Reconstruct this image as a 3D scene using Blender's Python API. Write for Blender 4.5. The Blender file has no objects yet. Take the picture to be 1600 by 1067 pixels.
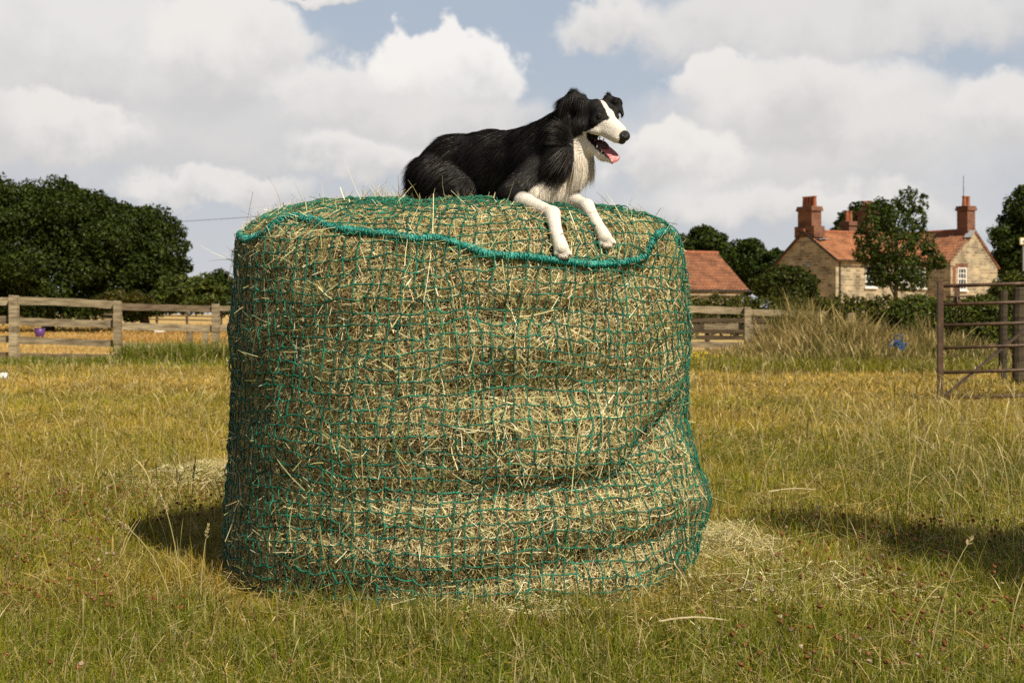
import bpy, math
import numpy as np
from mathutils import Vector
from mathutils.bvhtree import BVHTree
rng = np.random.default_rng(7)
R_ = math.radians
scene = bpy.context.scene
COL = scene.collection
F = 2222.2          # focal length in photo pixels (50 mm lens, 1600 px wide)
CH, HZ = 1.02, 490.0  # eye height, horizon row
def P(px, py, d):
    """real-world point seen at a photo pixel, d metres ahead"""
    return np.array([(px-800.0)/F*d, d, CH+(HZ-py)/F*d])
# ---------------------------------------------------------------- noise
_tab = np.random.default_rng(3).random(65536)
def _h(ix, iy, iz):
    return _tab[(ix*73856093 ^ iy*19349663 ^ iz*83492791) & 65535]
def vnoise(p):
    p = np.asarray(p, float); i = np.floor(p).astype(np.int64); f = p-i; f = f*f*(3-2*f)
    x, y, z = i[..., 0], i[..., 1], i[..., 2]; fx, fy, fz = f[..., 0], f[..., 1], f[..., 2]
    def l(a, b, t): return a+(b-a)*t
    return l(l(l(_h(x, y, z), _h(x+1, y, z), fx), l(_h(x, y+1, z), _h(x+1, y+1, z), fx), fy),
             l(l(_h(x, y, z+1), _h(x+1, y, z+1), fx), l(_h(x, y+1, z+1), _h(x+1, y+1, z+1), fx), fy), fz)*2-1
def fbm(p, o=3):
    p = np.asarray(p, float); s = 0; a = 1.0; t = 0
    for k in range(o):
        s = s+a*vnoise(p*2.03**k+17.3*k); t += a; a *= .5
    return s/t
def sstep(a, b, x):
    t = np.clip((x-a)/(b-a), 0, 1); return t*t*(3-2*t)
def unit(v):
    v = np.asarray(v, float); return v/np.maximum(np.linalg.norm(v, axis=-1, keepdims=True), 1e-9)
def rdir(n):
    return unit(rng.normal(size=(n, 3)))
# ---------------------------------------------------------------- mesh building
def make_mesh(name, verts, quads=None, tris=None, col=None, smooth=False):
    me = bpy.data.meshes.new(name)
    verts = np.asarray(verts, np.float32).reshape(-1, 3)
    nq = 0 if quads is None else len(quads); nt = 0 if tris is None else len(tris)
    parts = []
    if nq: parts.append(np.asarray(quads, np.int32).ravel())
    if nt: parts.append(np.asarray(tris, np.int32).ravel())
    loops = np.concatenate(parts); starts = np.concatenate([np.arange(nq)*4, nq*4+np.arange(nt)*3]).astype(np.int32)
    me.vertices.add(len(verts)); me.vertices.foreach_set('co', verts.ravel())
    me.loops.add(len(loops)); me.loops.foreach_set('vertex_index', loops)
    me.polygons.add(nq+nt); me.polygons.foreach_set('loop_start', starts)
    me.update(calc_edges=True); me.validate()
    me.polygons.foreach_set('use_smooth', np.full(nq+nt, smooth))
    if col is not None:
        c = np.ones((len(verts), 4), np.float32); c[:, :3] = col
        a = me.attributes.new('col', 'FLOAT_COLOR', 'POINT'); a.data.foreach_set('color', c.ravel())
    me.update()
    return me
def link(name, me, mat=None, parent=None, loc=None):
    o = bpy.data.objects.new(name, me); COL.objects.link(o)
    if mat is not None and me is not None: me.materials.append(mat)
    if parent is not None: o.parent = parent; 
    if loc is not None: o.location = loc
    return o
def tag(o, label=None, cat=None, group=None, kind=None):
    for k, v in (('label', label), ('category', cat), ('group', group), ('kind', kind)):
        if v: o[k] = v
    return o
def thing(name, label, cat, loc=(0, 0, 0), group=None):
    o = bpy.data.objects.new(name, None); COL.objects.link(o); o.location = [float(c) for c in loc]; o.empty_display_size = .2
    return tag(o, label, cat, group)
class MB:
    """collects shapes in world space, built into ONE mesh (relative to its parent's origin)"""
    def __init__(s): s.v = []; s.q = []; s.t = []; s.c = []; s.n = 0
    def add(s, v, q=None, t=None, c=None):
        v = np.asarray(v, float).reshape(-1, 3)
        if q is not None and len(q): s.q.append(np.asarray(q)+s.n)
        if t is not None and len(t): s.t.append(np.asarray(t)+s.n)
        s.v.append(v); s.n += len(v)
        s.c.append(np.broadcast_to(np.array([1, 1, 1.]) if c is None else np.asarray(c, float), (len(v), 3)))
        return s
    def box(s, c, h, ax=None, col=None, jit=0):
        ax = np.eye(3) if ax is None else np.asarray(ax, float)
        k = np.array([[x, y, z] for x in (-1, 1) for y in (-1, 1) for z in (-1, 1)], float)
        if jit: k = k*(1+rng.normal(0, jit, k.shape))
        v = np.asarray(c, float)+(k*np.asarray(h, float))@ax
        q = [[0, 1, 3, 2], [4, 6, 7, 5], [0, 4, 5, 1], [2, 3, 7, 6], [0, 2, 6, 4], [1, 5, 7, 3]]
        return s.add(v, q, c=col)
    def bar(s, a, b, w, h, up=(0, 0, 1), col=None, jit=0):
        a = np.asarray(a, float); b = np.asarray(b, float); d = unit(b-a); sd = unit(np.cross(d, up)); u = np.cross(sd, d)
        return s.box((a+b)/2, (np.linalg.norm(b-a)/2, w/2, h/2), [d, sd, u], col, jit)
    def tube(s, path, r, n=8, cap=True, col=None):
        p = np.asarray(path, float); r = np.broadcast_to(np.asarray(r, float), (len(p),))
        t = unit(np.gradient(p, axis=0)); a = np.array([0, 0, 1.]) if abs(t[0][2]) < .9 else np.array([1., 0, 0])
        V = []
        for i in range(len(p)):
            a = unit(a-t[i]*np.dot(a, t[i])); b = np.cross(t[i], a); an = np.arange(n)/n*2*math.pi
            V.append(p[i]+r[i]*(np.cos(an)[:, None]*a+np.sin(an)[:, None]*b))
        V = np.concatenate(V); k = len(p); q = []
        for i in range(k-1):
            for j in range(n): q.append([i*n+j, i*n+(j+1) % n, (i+1)*n+(j+1) % n, (i+1)*n+j])
        tt = []
        if cap:
            V = np.vstack([V, p[0], p[-1]])
            for j in range(n): tt.append([k*n, (j+1) % n, j]); tt.append([k*n+1, (k-1)*n+j, (k-1)*n+(j+1) % n])
        return s.add(V, q, tt, col)
    def ball(s, c, r, ax=None, n=12, m=8, col=None):
        th = np.linspace(0, math.pi, m+1); ph = np.arange(n)/n*2*math.pi
        V = np.stack([np.outer(np.sin(th), np.cos(ph)), np.outer(np.sin(th), np.sin(ph)), np.outer(np.cos(th), np.ones(n))], -1).reshape(-1, 3)
        V = V*np.broadcast_to(np.asarray(r, float), (3,))
        if ax is not None: V = V@np.asarray(ax, float)
        q = [[i*n+j, (i+1)*n+j, (i+1)*n+(j+1) % n, i*n+(j+1) % n] for i in range(m) for j in range(n)]
        return s.add(V+np.asarray(c, float), q, c=col)
    def poly(s, pts, col=None):
        pts = np.asarray(pts, float)
        if len(pts) == 4: return s.add(pts, [[0, 1, 2, 3]], c=col)
        return s.add(pts, None, [[0, i, i+1] for i in range(1, len(pts)-1)], col)
    def build(s, name, mat, parent=None, smooth=False):
        v = np.concatenate(s.v)
        org = np.zeros(3)
        if parent is not None:
            o = parent
            while o is not None: org = org+np.array(o.location); o = o.parent
        me = make_mesh(name, v-org, np.concatenate(s.q) if s.q else None, np.concatenate(s.t) if s.t else None, np.concatenate(s.c), smooth)
        return link(name, me, mat, parent)
def ribbons(Pn, W, side, col):
    """Pn (N,K,3) centre lines, W (N,K) half widths, side (N,3) or (N,K,3) -> verts, quads, cols"""
    N, K, _ = Pn.shape
    if side.ndim == 2: side = np.repeat(side[:, None, :], K, 1)
    V = np.stack([Pn-side*W[..., None], Pn+side*W[..., None]], 2).reshape(-1, 3)
    b = (np.arange(N)*K*2)[:, None]+(np.arange(K-1)*2)[None]; b = b.ravel()
    Q = np.stack([b, b+1, b+3, b+2], 1)
    C = np.repeat(col, K*2, 0) if col.ndim == 2 else np.repeat(col.reshape(-1, 3), 2, 0)
    return V, Q, C
def tubes_np(Pn, rad, n=4):
    """Pn (N,K,3) polylines, constant-ish radius (N,K) -> verts, quads"""
    N, K, _ = Pn.shape
    T = unit(np.gradient(Pn, axis=1)); ref = np.where(np.abs(T[..., 2:3]) < .8, np.array([0, 0, 1.]), np.array([1., 0, 0]))
    A = unit(np.cross(T, ref)); B = np.cross(T, A)
    an = np.arange(n)/n*2*math.pi
    V = Pn[:, :, None, :]+rad[:, :, None, None]*(np.cos(an)[None, None, :, None]*A[:, :, None, :]+np.sin(an)[None, None, :, None]*B[:, :, None, :])
    base = (np.arange(N)*K*n)[:, None, None]+(np.arange(K-1)*n)[None, :, None]; j = np.arange(n)[None, None]; j2 = (j+1) % n
    Q = np.stack([base+j, base+j2, base+n+j2, base+n+j], -1).reshape(-1, 4)
    return V.reshape(-1, 3), Q
# ---------------------------------------------------------------- materials
def nodes(m):
    m.use_nodes = True; nt = m.node_tree; nt.nodes.clear(); out = nt.nodes.new('ShaderNodeOutputMaterial'); return nt, out
def N(nt, t, **kw):
    n = nt.nodes.new(t)
    for k, v in kw.items():
        if k.startswith('i_'): n.inputs[k[2:].replace('_', ' ')].default_value = v
        else: setattr(n, k, v)
    return n
def ramp(nt, stops):
    n = nt.nodes.new('ShaderNodeValToRGB'); e = n.color_ramp.elements
    while len(e) < len(stops): e.new(.5)
    for k, (p, c) in enumerate(stops): e[k].position = p; e[k].color = (*c, 1)
    return n
def mat_plain(name, stops, scale=4, rough=.8, spec=.3, bump=0, bscale=30, metal=0, stretch=(1, 1, 1), detail=6, attr=False):
    """noise-driven colour between the given stops, optional bump; attr multiplies by the mesh colour"""
    m = bpy.data.materials.new(name); nt, out = nodes(m); L = nt.links.new
    tc = N(nt, 'ShaderNodeTexCoord'); mp = N(nt, 'ShaderNodeMapping'); mp.inputs['Scale'].default_value = stretch; L(tc.outputs['Object'], mp.inputs[0])
    no = N(nt, 'ShaderNodeTexNoise'); no.inputs['Scale'].default_value = scale; no.inputs['Detail'].default_value = detail; L(mp.outputs[0], no.inputs['Vector'])
    rp = ramp(nt, stops); L(no.outputs[0], rp.inputs[0]); c = rp.outputs[0]
    b = N(nt, 'ShaderNodeBsdfPrincipled'); b.inputs['Roughness'].default_value = rough; b.inputs['Specular IOR Level'].default_value = spec; b.inputs['Metallic'].default_value = metal
    if attr:
        at = N(nt, 'ShaderNodeAttribute'); at.attribute_name = 'col'
        mx = N(nt, 'ShaderNodeMix', data_type='RGBA', blend_type='MULTIPLY'); mx.inputs[0].default_value = 1; L(c, mx.inputs[6]); L(at.outputs[0], mx.inputs[7]); c = mx.outputs[2]
    L(c, b.inputs['Base Color'])
    if bump:
        n2 = N(nt, 'ShaderNodeTexNoise'); n2.inputs['Scale'].default_value = bscale; n2.inputs['Detail'].default_value = 5; L(mp.outputs[0], n2.inputs['Vector'])
        bp = N(nt, 'ShaderNodeBump'); bp.inputs['Strength'].default_value = bump; bp.inputs['Distance'].default_value = .02; L(n2.outputs[0], bp.inputs['Height']); L(bp.outputs[0], b.inputs['Normal'])
    L(b.outputs[0], out.inputs[0]); return m
def mat_leaf(name, trans=.3, gloss=.04, tint=(1, 1, 1), rough=.45):
    """thin plant matter: colour from mesh attribute, part of the light passes through"""
    m = bpy.data.materials.new(name); nt, out = nodes(m); L = nt.links.new
    at = N(nt, 'ShaderNodeAttribute'); at.attribute_name = 'col'
    mx = N(nt, 'ShaderNodeMix', data_type='RGBA', blend_type='MULTIPLY'); mx.inputs[0].default_value = 1; L(at.outputs[0], mx.inputs[6]); mx.inputs[7].default_value = (*tint, 1)
    d = N(nt, 'ShaderNodeBsdfDiffuse'); t = N(nt, 'ShaderNodeBsdfTranslucent'); g = N(nt, 'ShaderNodeBsdfGlossy'); g.inputs['Roughness'].default_value = rough
    L(mx.outputs[2], d.inputs[0]); L(mx.outputs[2], t.inputs[0])
    s1 = N(nt, 'ShaderNodeMixShader'); s1.inputs[0].default_value = trans; L(d.outputs[0], s1.inputs[1]); L(t.outputs[0], s1.inputs[2])
    s2 = N(nt, 'ShaderNodeMixShader'); s2.inputs[0].default_value = gloss; L(s1.outputs[0], s2.inputs[1]); L(g.outputs[0], s2.inputs[2])
    L(s2.outputs[0], out.inputs[0]); return m
M_leaf = mat_leaf('leaf', .25, .012)
M_grass = mat_leaf('grass_blade', .35, .02)
M_straw = mat_leaf('straw', .15, .05)
M_wood = mat_plain('weathered_wood', [(.3, (.14, .11, .07)), (.5, (.30, .245, .165)), (.7, (.44, .37, .255))], 3, .85, .2, .5, 25, stretch=(1, 1, 6), attr=True)
M_bark = mat_plain('bark', [(.3, (.05, .04, .03)), (.7, (.13, .105, .08))], 6, .9, .1, .6, 20)
# ================================================================ hay bale and its net
BC = np.array([-.2, 5.75, 0.])
_prof = np.array([(.86, -.06), (.905, -.01), (.92, .08), (.925, .22), (.91, .42), (.90, .64), (.90, .86), (.895, 1.04), (.885, 1.16), (.868, 1.24), (.83, 1.305),
                  (.755, 1.355), (.64, 1.395), (.50, 1.420), (.33, 1.440), (.16, 1.45), (.0, 1.452)])
def _cr(pts, k=16):
    p = np.vstack([2*pts[0]-pts[1], pts, 2*pts[-1]-pts[-2]]); o = []
    for i in range(1, len(p)-2):
        t = np.linspace(0, 1, k, endpoint=False)[:, None]
        o.append(.5*(2*p[i]+(p[i+1]-p[i-1])*t+(2*p[i-1]-5*p[i]+4*p[i+1]-p[i+2])*t*t+(3*p[i]-p[i-1]-3*p[i+1]+p[i+2])*t**3))
    return np.vstack(o+[p[-2][None]])
_pc = _cr(_prof); _pl = np.r_[0, np.cumsum(np.linalg.norm(np.diff(_pc, axis=0), axis=1))]; PLEN = _pl[-1]
# hollows and swellings of the slumped hay: angle, height, spread in angle, spread in height, depth, slope
FOLDS = [(.95, .57, .30, .040, -.062, .42), (.50, .435, .32, .038, -.042, .12), (.10, .415, .55, .04, -.03, .05), (.25, .91, .40, .045, .026, .03), (.35, .76, .45, .050, -.034, .03),
         (.5, .16, .75, .035, -.035, .10), (1.45, .27, .5, .10, .055, 0), (1.2, .60, .35, .09, -.045, 0), (.62, .30, .55, .05, .03, .05), (-.5, .55, .5, .06, .014, 0),
         (.9, 1.18, .22, .06, -.03, .2), (-.35, 1.10, .5, .05, .012, .0), (.9, .75, .10, .25, -.03, 0), (-1.2, .95, .4, .12, .02, 0), (.15, .62, .5, .035, .02, .05), (-.3, .27, .5, .035, -.02, .0), (.45, 1.03, .45, .03, -.018, .05), (-1.25, 1.32, .55, .11, .05, 0), (1.2, 1.33, .4, .10, .035, 0), (-1.0, 1.42, .5, .05, .02, 0)]
def bale_disp(th, z, rho):
    d = .022*fbm(np.stack([np.sin(th)*2.2, np.cos(th)*2.2, z*4.2], -1), 3)
    for (a, h, sa, sh, am, sl) in FOLDS:
        da = (th-a+math.pi) % (2*math.pi)-math.pi
        d = d+am*np.exp(-(da/sa)**2)*np.exp(-((z-h-sl*da)/sh)**2)*np.clip(rho/.6, 0, 1)
    return d
def bale_raw(th, s, k=1.0, off=0.0):
    th = np.asarray(th, float); l = np.clip(np.asarray(s, float), 0, 1)*PLEN
    rho = np.interp(l, _pl, _pc[:, 0]); z = np.interp(l, _pl, _pc[:, 1])
    e = .01; r1 = np.interp(l+e, _pl, _pc[:, 0]); z1 = np.interp(l+e, _pl, _pc[:, 1]); r0 = np.interp(l-e, _pl, _pc[:, 0]); z0 = np.interp(l-e, _pl, _pc[:, 1])
    t = unit(np.stack([r1-r0, z1-z0], -1)); nr, nz = t[..., 1], -t[..., 0]
    d = bale_disp(th, z, rho)*k+off
    rr = rho+nr*d; zz = z+nz*d
    return np.stack([BC[0]+rr*np.sin(th), BC[1]-rr*np.cos(th), BC[2]+zz], -1)
def bale_frame(th, s, k=1.0, off=0.0):
    p = bale_raw(th, s, k, off); e = 2e-3
    a = unit(bale_raw(th+e, s, k, off)-bale_raw(th-e, s, k, off)); b = unit(bale_raw(th, s+e, k, off)-bale_raw(th, s-e, k, off))
    return p, a, b, unit(np.cross(a, b))
def s_of_z(z):   # side position for a height
    i = np.interp(z, _pc[:, 1], _pl); return i/PLEN
_nt, _ns = 220, 150
_T, _S = np.meshgrid(np.arange(_nt)/_nt*2*math.pi-math.pi, np.linspace(0, .999, _ns), indexing='ij')
bale_v = bale_raw(_T, _S, 1, -.012).reshape(-1, 3)
_i = np.arange(_nt)[:, None]; _j = np.arange(_ns-1)[None]
bale_q = np.stack([_i*_ns+_j, ((_i+1) % _nt)*_ns+_j, ((_i+1) % _nt)*_ns+_j+1, _i*_ns+_j+1], -1).reshape(-1, 4)
BVH = BVHTree.FromPolygons([tuple(v) for v in bale_v], [tuple(int(c) for c in q) for q in bale_q])
def on_bale(px, py):
    r = P(px, py, 1.0)-np.array([0, 0, CH]); h = BVH.ray_cast(Vector((0, 0, CH)), Vector(unit(r)))
    return None if h[0] is None else np.array(h[0])
def bale_near(p):
    h = BVH.find_nearest(Vector([float(c) for c in p])); return np.array(h[0]), np.array(h[1])
# ================================================================ dog
psi, pit = R_(40), R_(21)
hf = np.array([math.cos(psi)*math.cos(pit), -math.sin(psi)*math.cos(pit), -math.sin(pit)])   # where the nose points
hn = np.array([-math.sin(psi), -math.cos(psi), 0.]); hu = np.cross(hn, hf) if np.cross(hn, hf)[2] > 0 else np.cross(hf, hn)
HO = P(915, 180, 5.36)
def H(px, py, n=0.0):
    """point on the head's middle plane seen at that pixel, pushed n metres to the side"""
    r = P(px, py, 1.0)-np.array([0, 0, CH]); o = np.array([0, 0, CH]); t = np.dot(HO-o, hn)/np.dot(r, hn)
    return o+r*t+hn*n
def Hn(px, py, n):
    """point n metres beside the head's middle plane, seen at that pixel"""
    r = P(px, py, 1.0)-np.array([0, 0, CH]); o = np.array([0, 0, CH]); t = (np.dot(HO-o, hn)+n)/np.dot(r, hn)
    return o+r*t
def lg(px, py, r, k=1.5):
    """leg joint resting on the hay"""
    h = on_bale(px, py+4); return P(px, py, (5.3 if h is None else h[1])-(k+.5)*r)
def onb(px, py, r):
    h = on_bale(px, py)
    return None if h is None else h
prims = []   # (a, b, ra, rb, blend, white, fur length, flow, squash-axis)
def pr(a, b, ra, rb, k=.03, w=0, L=.03):
    prims.append((np.asarray(a, float), np.asarray(b, float), ra, rb, k, w, L))
# trunk
pr(P(674, 274, 5.70), P(712, 259, 5.66), .088, .112, .05, 0, .040)
pr(P(712, 259, 5.66), P(768, 256, 5.60), .112, .120, .05, 0, .032)
pr(P(768, 256, 5.60), P(822, 256, 5.54), .120, .124, .05, 0, .032)
pr(P(822, 256, 5.54), P(850, 247, 5.48), .124, .110, .05, 0, .034)
pr(P(790, 285, 5.56), P(700, 290, 5.64), .085, .080, .05, 0, .03)
# neck
pr(P(848, 236, 5.47), P(896, 188, 5.40), .105, .066, .05, 0, .042)
# haunch, thigh and hind foot on the near side, far haunch
pr(P(676, 272, 5.60), P(722, 296, 5.52), .080, .052, .03, 0, .032)
pr(P(722, 298, 5.50), P(676, 306, 5.55), .040, .030, .025, 0, .02)
pr(P(680, 311, 5.52), P(742, 313, 5.47), .026, .022, .02, 0, .010)
pr(P(690, 276, 5.80), P(735, 296, 5.76), .075, .055, .03, 0, .03)
# tail tucked along the far side
pr(P(650, 290, 5.76), P(690, 312, 5.92), .030, .020, .03, 0, .03)
# bib and front of chest
pr(P(893, 258, 5.39), P(868, 288, 5.40), .066, .062, .03, 1, .036)
pr(H(912, 212), P(899, 250, 5.39), .048, .068, .03, 1, .036)
pr(P(862, 293, 5.36), P(836, 304, 5.33), .052, .040, .03, 1, .022)
pr(P(874, 208, 5.345), P(872, 252, 5.335), .050, .056, .03, 0, .04)
# upper foreleg near (black), shoulder
pr(P(846, 262, 5.39), P(796, 303, 5.29), .068, .040, .03, 0, .022)
# near forearm, wrist, paw
CLAWS = []
el = P(797, 305, 5.28); fm = P(822, 316, 5.20); wrist = lg(863, 335, .026); wrist[1] = min(wrist[1], 5.10)
paw = on_bale(880, 398); pawc = P(877, 388, paw[1]-.035); toeD = paw[1]-.042; pst = P(869, 364, (wrist[1]*.45+pawc[1]*.55)-.012)
pr(el, fm, .042, .031, .02, .0, .010)
pr(P(817, 314.5, 5.21), wrist, .0315, .0265, .015, 1, .006)
pr(wrist, pst, .0285, .0215, .012, 1, .004)
pr(pst, pawc, .0215, .027, .012, 1, .003)
pr(P(861, 343, wrist[1]+.022), P(860, 351, wrist[1]+.02), .012, .010, .012, 1, .008)
for k, dx in enumerate((-9, -3.5, 2.5, 8)):
    tq_ = P(880+dx*1.15, (396, 400.5, 401, 397)[k], toeD); pr(pawc+np.array([dx*.0016, -.004, -.004]), tq_, .0118, .0112, .004, 1, .0022); CLAWS.append(tq_)
# far foreleg
e2 = P(882, 308, 5.44); w2 = lg(917, 323, .025, 1.2); w2[1] = min(w2[1], 5.30); pw2 = on_bale(952, 386); pc2 = P(945, 371, pw2[1]-.035); ps2 = P(931, 347, (w2[1]+pc2[1])/2-.012)
pr(P(880, 285, 5.45), e2, .055, .036, .03, 0, .02)
pr(e2, P(898, 314, 5.38), .036, .029, .02, .2, .010)
pr(P(895, 314, 5.39), w2, .0295, .0255, .015, 1, .006)
pr(w2, ps2, .027, .0205, .012, 1, .004)
pr(ps2, pc2, .0205, .025, .012, 1, .003)
for k, dx in enumerate((-8, -2.5, 3, 8)):
    tq_ = P(949+dx*1.15, (381, 384.5, 384.5, 379)[k], pw2[1]-.042); pr(pc2+np.array([dx*.0016, -.004, -.003]), tq_, .0115, .0108, .004, 1, .0022); CLAWS.append(tq_)
# head
pr(H(912, 181), H(932, 175), .062, .048, .02, 0, .012)
pr(H(914, 200, .032), H(932, 197, .022), .040, .028, .02, 0, .012)
pr(H(914, 200, -.032), H(932, 197, -.022), .040, .028, .02, 0, .012)
pr(H(938, 173, .026), H(946, 179, .020), .021, .016, .012, 0, .006)       # brows
pr(H(938, 173, -.026), H(946, 179, -.020), .021, .016, .012, 0, .006)
pr(Hn(957, 179, -.036), Hn(957, 190, -.034), .0225, .0215, .010, 0, .006)     # far brow and cheekbone show past the blaze
pr(Hn(936, 174, .034), Hn(930, 189, .040), .019, .020, .010, 0, .006)
pr(H(940, 189), H(966, 207), .046, .0320, .014, 1, .006)                    # muzzle
pr(H(940, 200, .020), H(966, 215, .012), .024, .0225, .01, 1, .005)           # flews
pr(H(940, 200, -.020), H(966, 215, -.012), .024, .0225, .01, 1, .005)
pr(Hn(917, 204, .040), Hn(934, 206, .036), .014, .013, .012, 1, .006)
pr(H(925, 204, -.030), H(938, 206, -.024), .014, .013, .012, 1, .006)
pr(H(920, 220), H(941, 240), .036, .0225, .014, 1, .010)                       # lower jaw
pr(H(941, 240), H(956, 250), .0215, .0135, .008, 1, .004)
NEAR0 = len(prims)                                                              # ears: near one folded and tufted, far one tipping over
pr(Hn(908, 158, .040), Hn(896, 155, .058), .026, .026, .012, 0, .022)
pr(Hn(896, 155, .058), Hn(884, 164, .070), .026, .028, .012, 0, .024)
pr(Hn(884, 164, .070), Hn(883, 183, .072), .027, .022, .012, 0, .028)
pr(Hn(883, 183, .072), Hn(889, 201, .066), .020, .010, .01, 0, .030)
pr(Hn(946, 163, -.040), Hn(951, 156, -.052), .018, .017, .01, 0, .016)
pr(Hn(946, 168, -.040), Hn(962, 171, -.050), .017, .011, .012, 0, .010)
pr(Hn(951, 156, -.052), Hn(965, 160, -.060), .018, .0155, .008, 0, .012)
pr(Hn(965, 160, -.060), Hn(973, 179, -.058), .015, .006, .008, 0, .006)
h_ = .0042
lo = np.min([np.minimum(a-ra, b-rb) for a, b, ra, rb, *_ in prims], 0)-.03; hi = np.max([np.maximum(a+ra, b+rb) for a, b, ra, rb, *_ in prims], 0)+.03
dim = np.ceil((hi-lo)/h_).astype(int)+1
G = np.full(dim, 1.0, np.float32)
def cone_d(X, a, b, ra, rb):
    ab = b-a; L2 = max(float(np.dot(ab, ab)), 1e-9); t = np.clip(((X-a)@ab)/L2, 0, 1)
    return np.linalg.norm(X-a-t[..., None]*ab, axis=-1)-(ra+(rb-ra)*t)
ax_ = [lo[k]+np.arange(dim[k])*h_ for k in range(3)]
for (a, b, ra, rb, k, w, Lf) in prims:
    mn = np.minimum(a-ra, b-rb)-k-.03; mx = np.maximum(a+ra, b+rb)+k+.03
    i0 = np.clip(np.floor((mn-lo)/h_).astype(int), 0, dim-1); i1 = np.clip(np.ceil((mx-lo)/h_).astype(int)+1, 1, dim)
    X = np.stack(np.meshgrid(*[ax_[q][i0[q]:i1[q]] for q in range(3)], indexing='ij'), -1)
    d = cone_d(X, a, b, ra, rb); sl = tuple(slice(i0[q], i1[q]) for q in range(3)); g = G[sl]
    hh = np.clip(.5+.5*(g-d)/k, 0, 1); G[sl] = g*(1-hh)+d*hh-k*hh*(1-hh)
# the open mouth: carve between flews and jaw
MOUTH = []
for (x, y, r) in ((925, 216, .011), (930, 220, .0145), (936, 226, .0175), (943, 231, .0200), (951, 236, .0215), (960, 240, .022), (970, 243, .022)):
    m0 = H(x+6, y); MOUTH.append((m0-hn*.065, m0+hn*.065, r, r))
for a, b, ra, rb in MOUTH:
    mn = np.minimum(a, b)-.06; mx = np.maximum(a, b)+.06
    i0 = np.clip(np.floor((mn-lo)/h_).astype(int), 0, dim-1); i1 = np.clip(np.ceil((mx-lo)/h_).astype(int)+1, 1, dim)
    X = np.stack(np.meshgrid(*[ax_[q][i0[q]:i1[q]] for q in range(3)], indexing='ij'), -1); d = -cone_d(X, a, b, ra, rb)
    sl = tuple(slice(i0[q], i1[q]) for q in range(3)); g = G[sl]; k = .006
    hh = np.clip(.5-.5*(g-d)/k, 0, 1); G[sl] = g*(1-hh)+d*hh+k*hh*(1-hh)
def surface_nets(G, lo, h):
    ins = G < 0; n0, n1, n2 = G.shape
    cnt = np.zeros((n0-1, n1-1, n2-1), np.int8)
    for dx in (0, 1):
        for dy in (0, 1):
            for dz in (0, 1): cnt += ins[dx:n0-1+dx, dy:n1-1+dy, dz:n2-1+dz]
    act = np.argwhere((cnt > 0) & (cnt < 8)); idx = np.full(cnt.shape, -1, np.int64); idx[tuple(act.T)] = np.arange(len(act))
    acc = np.zeros((len(act), 3)); num = np.zeros(len(act)); cs = [(x, y, z) for x in (0, 1) for y in (0, 1) for z in (0, 1)]
    for A in cs:
        for k in range(3):
            if A[k]: continue
            B = list(A); B[k] = 1
            va = G[tuple((act+np.array(A)).T)]; vb = G[tuple((act+np.array(B)).T)]; m = (va < 0) != (vb < 0)
            t = va/np.where(m, va-vb, 1); p = np.array(A)+np.outer(t, np.eye(3)[k]); acc[m] += p[m]; num[m] += 1
    V = lo+(act+acc/num[:, None])*h
    Q = []
    for k in range(3):
        a1, a2 = (k+1) % 3, (k+2) % 3
        s0 = [slice(1, -1)]*3; s0[k] = slice(0, -1); s1 = list(s0); s1[k] = slice(1, None)
        A = ins[tuple(s0)]; B = ins[tuple(s1)]
        e = np.argwhere(A != B); base = e.copy(); off = np.ones(3, int); off[k] = 0; base += off
        def c(d1, d2):
            q = base.copy(); q[:, a1] -= d1; q[:, a2] -= d2; return idx[tuple(q.T)]
        q = np.stack([c(1, 1), c(0, 1), c(0, 0), c(1, 0)], 1); f = A[tuple(e.T)]
        q[~f] = q[~f][:, ::-1]; Q.append(q)
    return V, np.concatenate(Q)
DV, DQ = surface_nets(G, lo, h_)
gr = np.stack(np.gradient(G, h_), -1)
gi = np.clip(np.round((DV-lo)/h_).astype(int), 0, np.array(G.shape)-1); DN = unit(gr[tuple(gi.T)])
# coat pattern: each region of the body carries its own coat
def coat(X):
    D = np.stack([cone_d(X, a, b, ra, rb) for (a, b, ra, rb, *_) in prims], 1); wv = np.array([p_[5] for p_ in prims], float); lv = np.array([p_[6] for p_ in prims])
    W = np.exp(-np.clip(D-D.min(1, keepdims=True), 0, .2)/.006); W /= W.sum(1, keepdims=True)
    white = W@wv; ln = W@lv
    l = X-HO; f_, n_, u_ = l@hf, l@hn, l@hu
    nz = fbm(X*60, 2)
    # face: black mask with a blaze between the eyes that widens into the white muzzle
    q = [np.array([np.dot(x-HO, hf), np.dot(x-HO, hu)]) for x in (Hn(915, 208, .045), Hn(930, 201, .040), Hn(947, 188, .030))]
    line = np.interp(f_, [q[0][0], q[1][0], q[2][0]], [q[0][1], q[1][1], q[2][1]])
    ear = D[:, NEAR0:].min(1) < D[:, :NEAR0].min(1)-.002
    head = (f_ > q[0][0]-.004) & (f_ < .22) & (u_ > -.06-.9*np.clip(f_-.02, 0, 1)) & (np.abs(n_) < .075)
    half = .0115+.13*np.clip(f_-.045, 0, .1)
    wf = np.maximum(np.maximum(sstep(.003, -.003, np.abs(n_)-half+nz*.003)*sstep(.0, .03, f_), sstep(-.004, .004, line-u_+nz*.004)), sstep(q[2][0]-.004, q[2][0]+.010, f_+nz*.005-.16*np.abs(n_)))
    white = np.where(head & (u_ > -.052-.9*np.clip(f_-.02, 0, 1)), wf, white); white = np.where(ear, 0, white)
    return white, ln
DW, DL = coat(DV)
DW = sstep(.35, .65, DW)
BLK, WHT = np.array([.0075, .0066, .0064]), np.array([.84, .78, .69])
def coatcol(w, m): return BLK*(1-w[:, None])+WHT*w[:, None]
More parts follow.
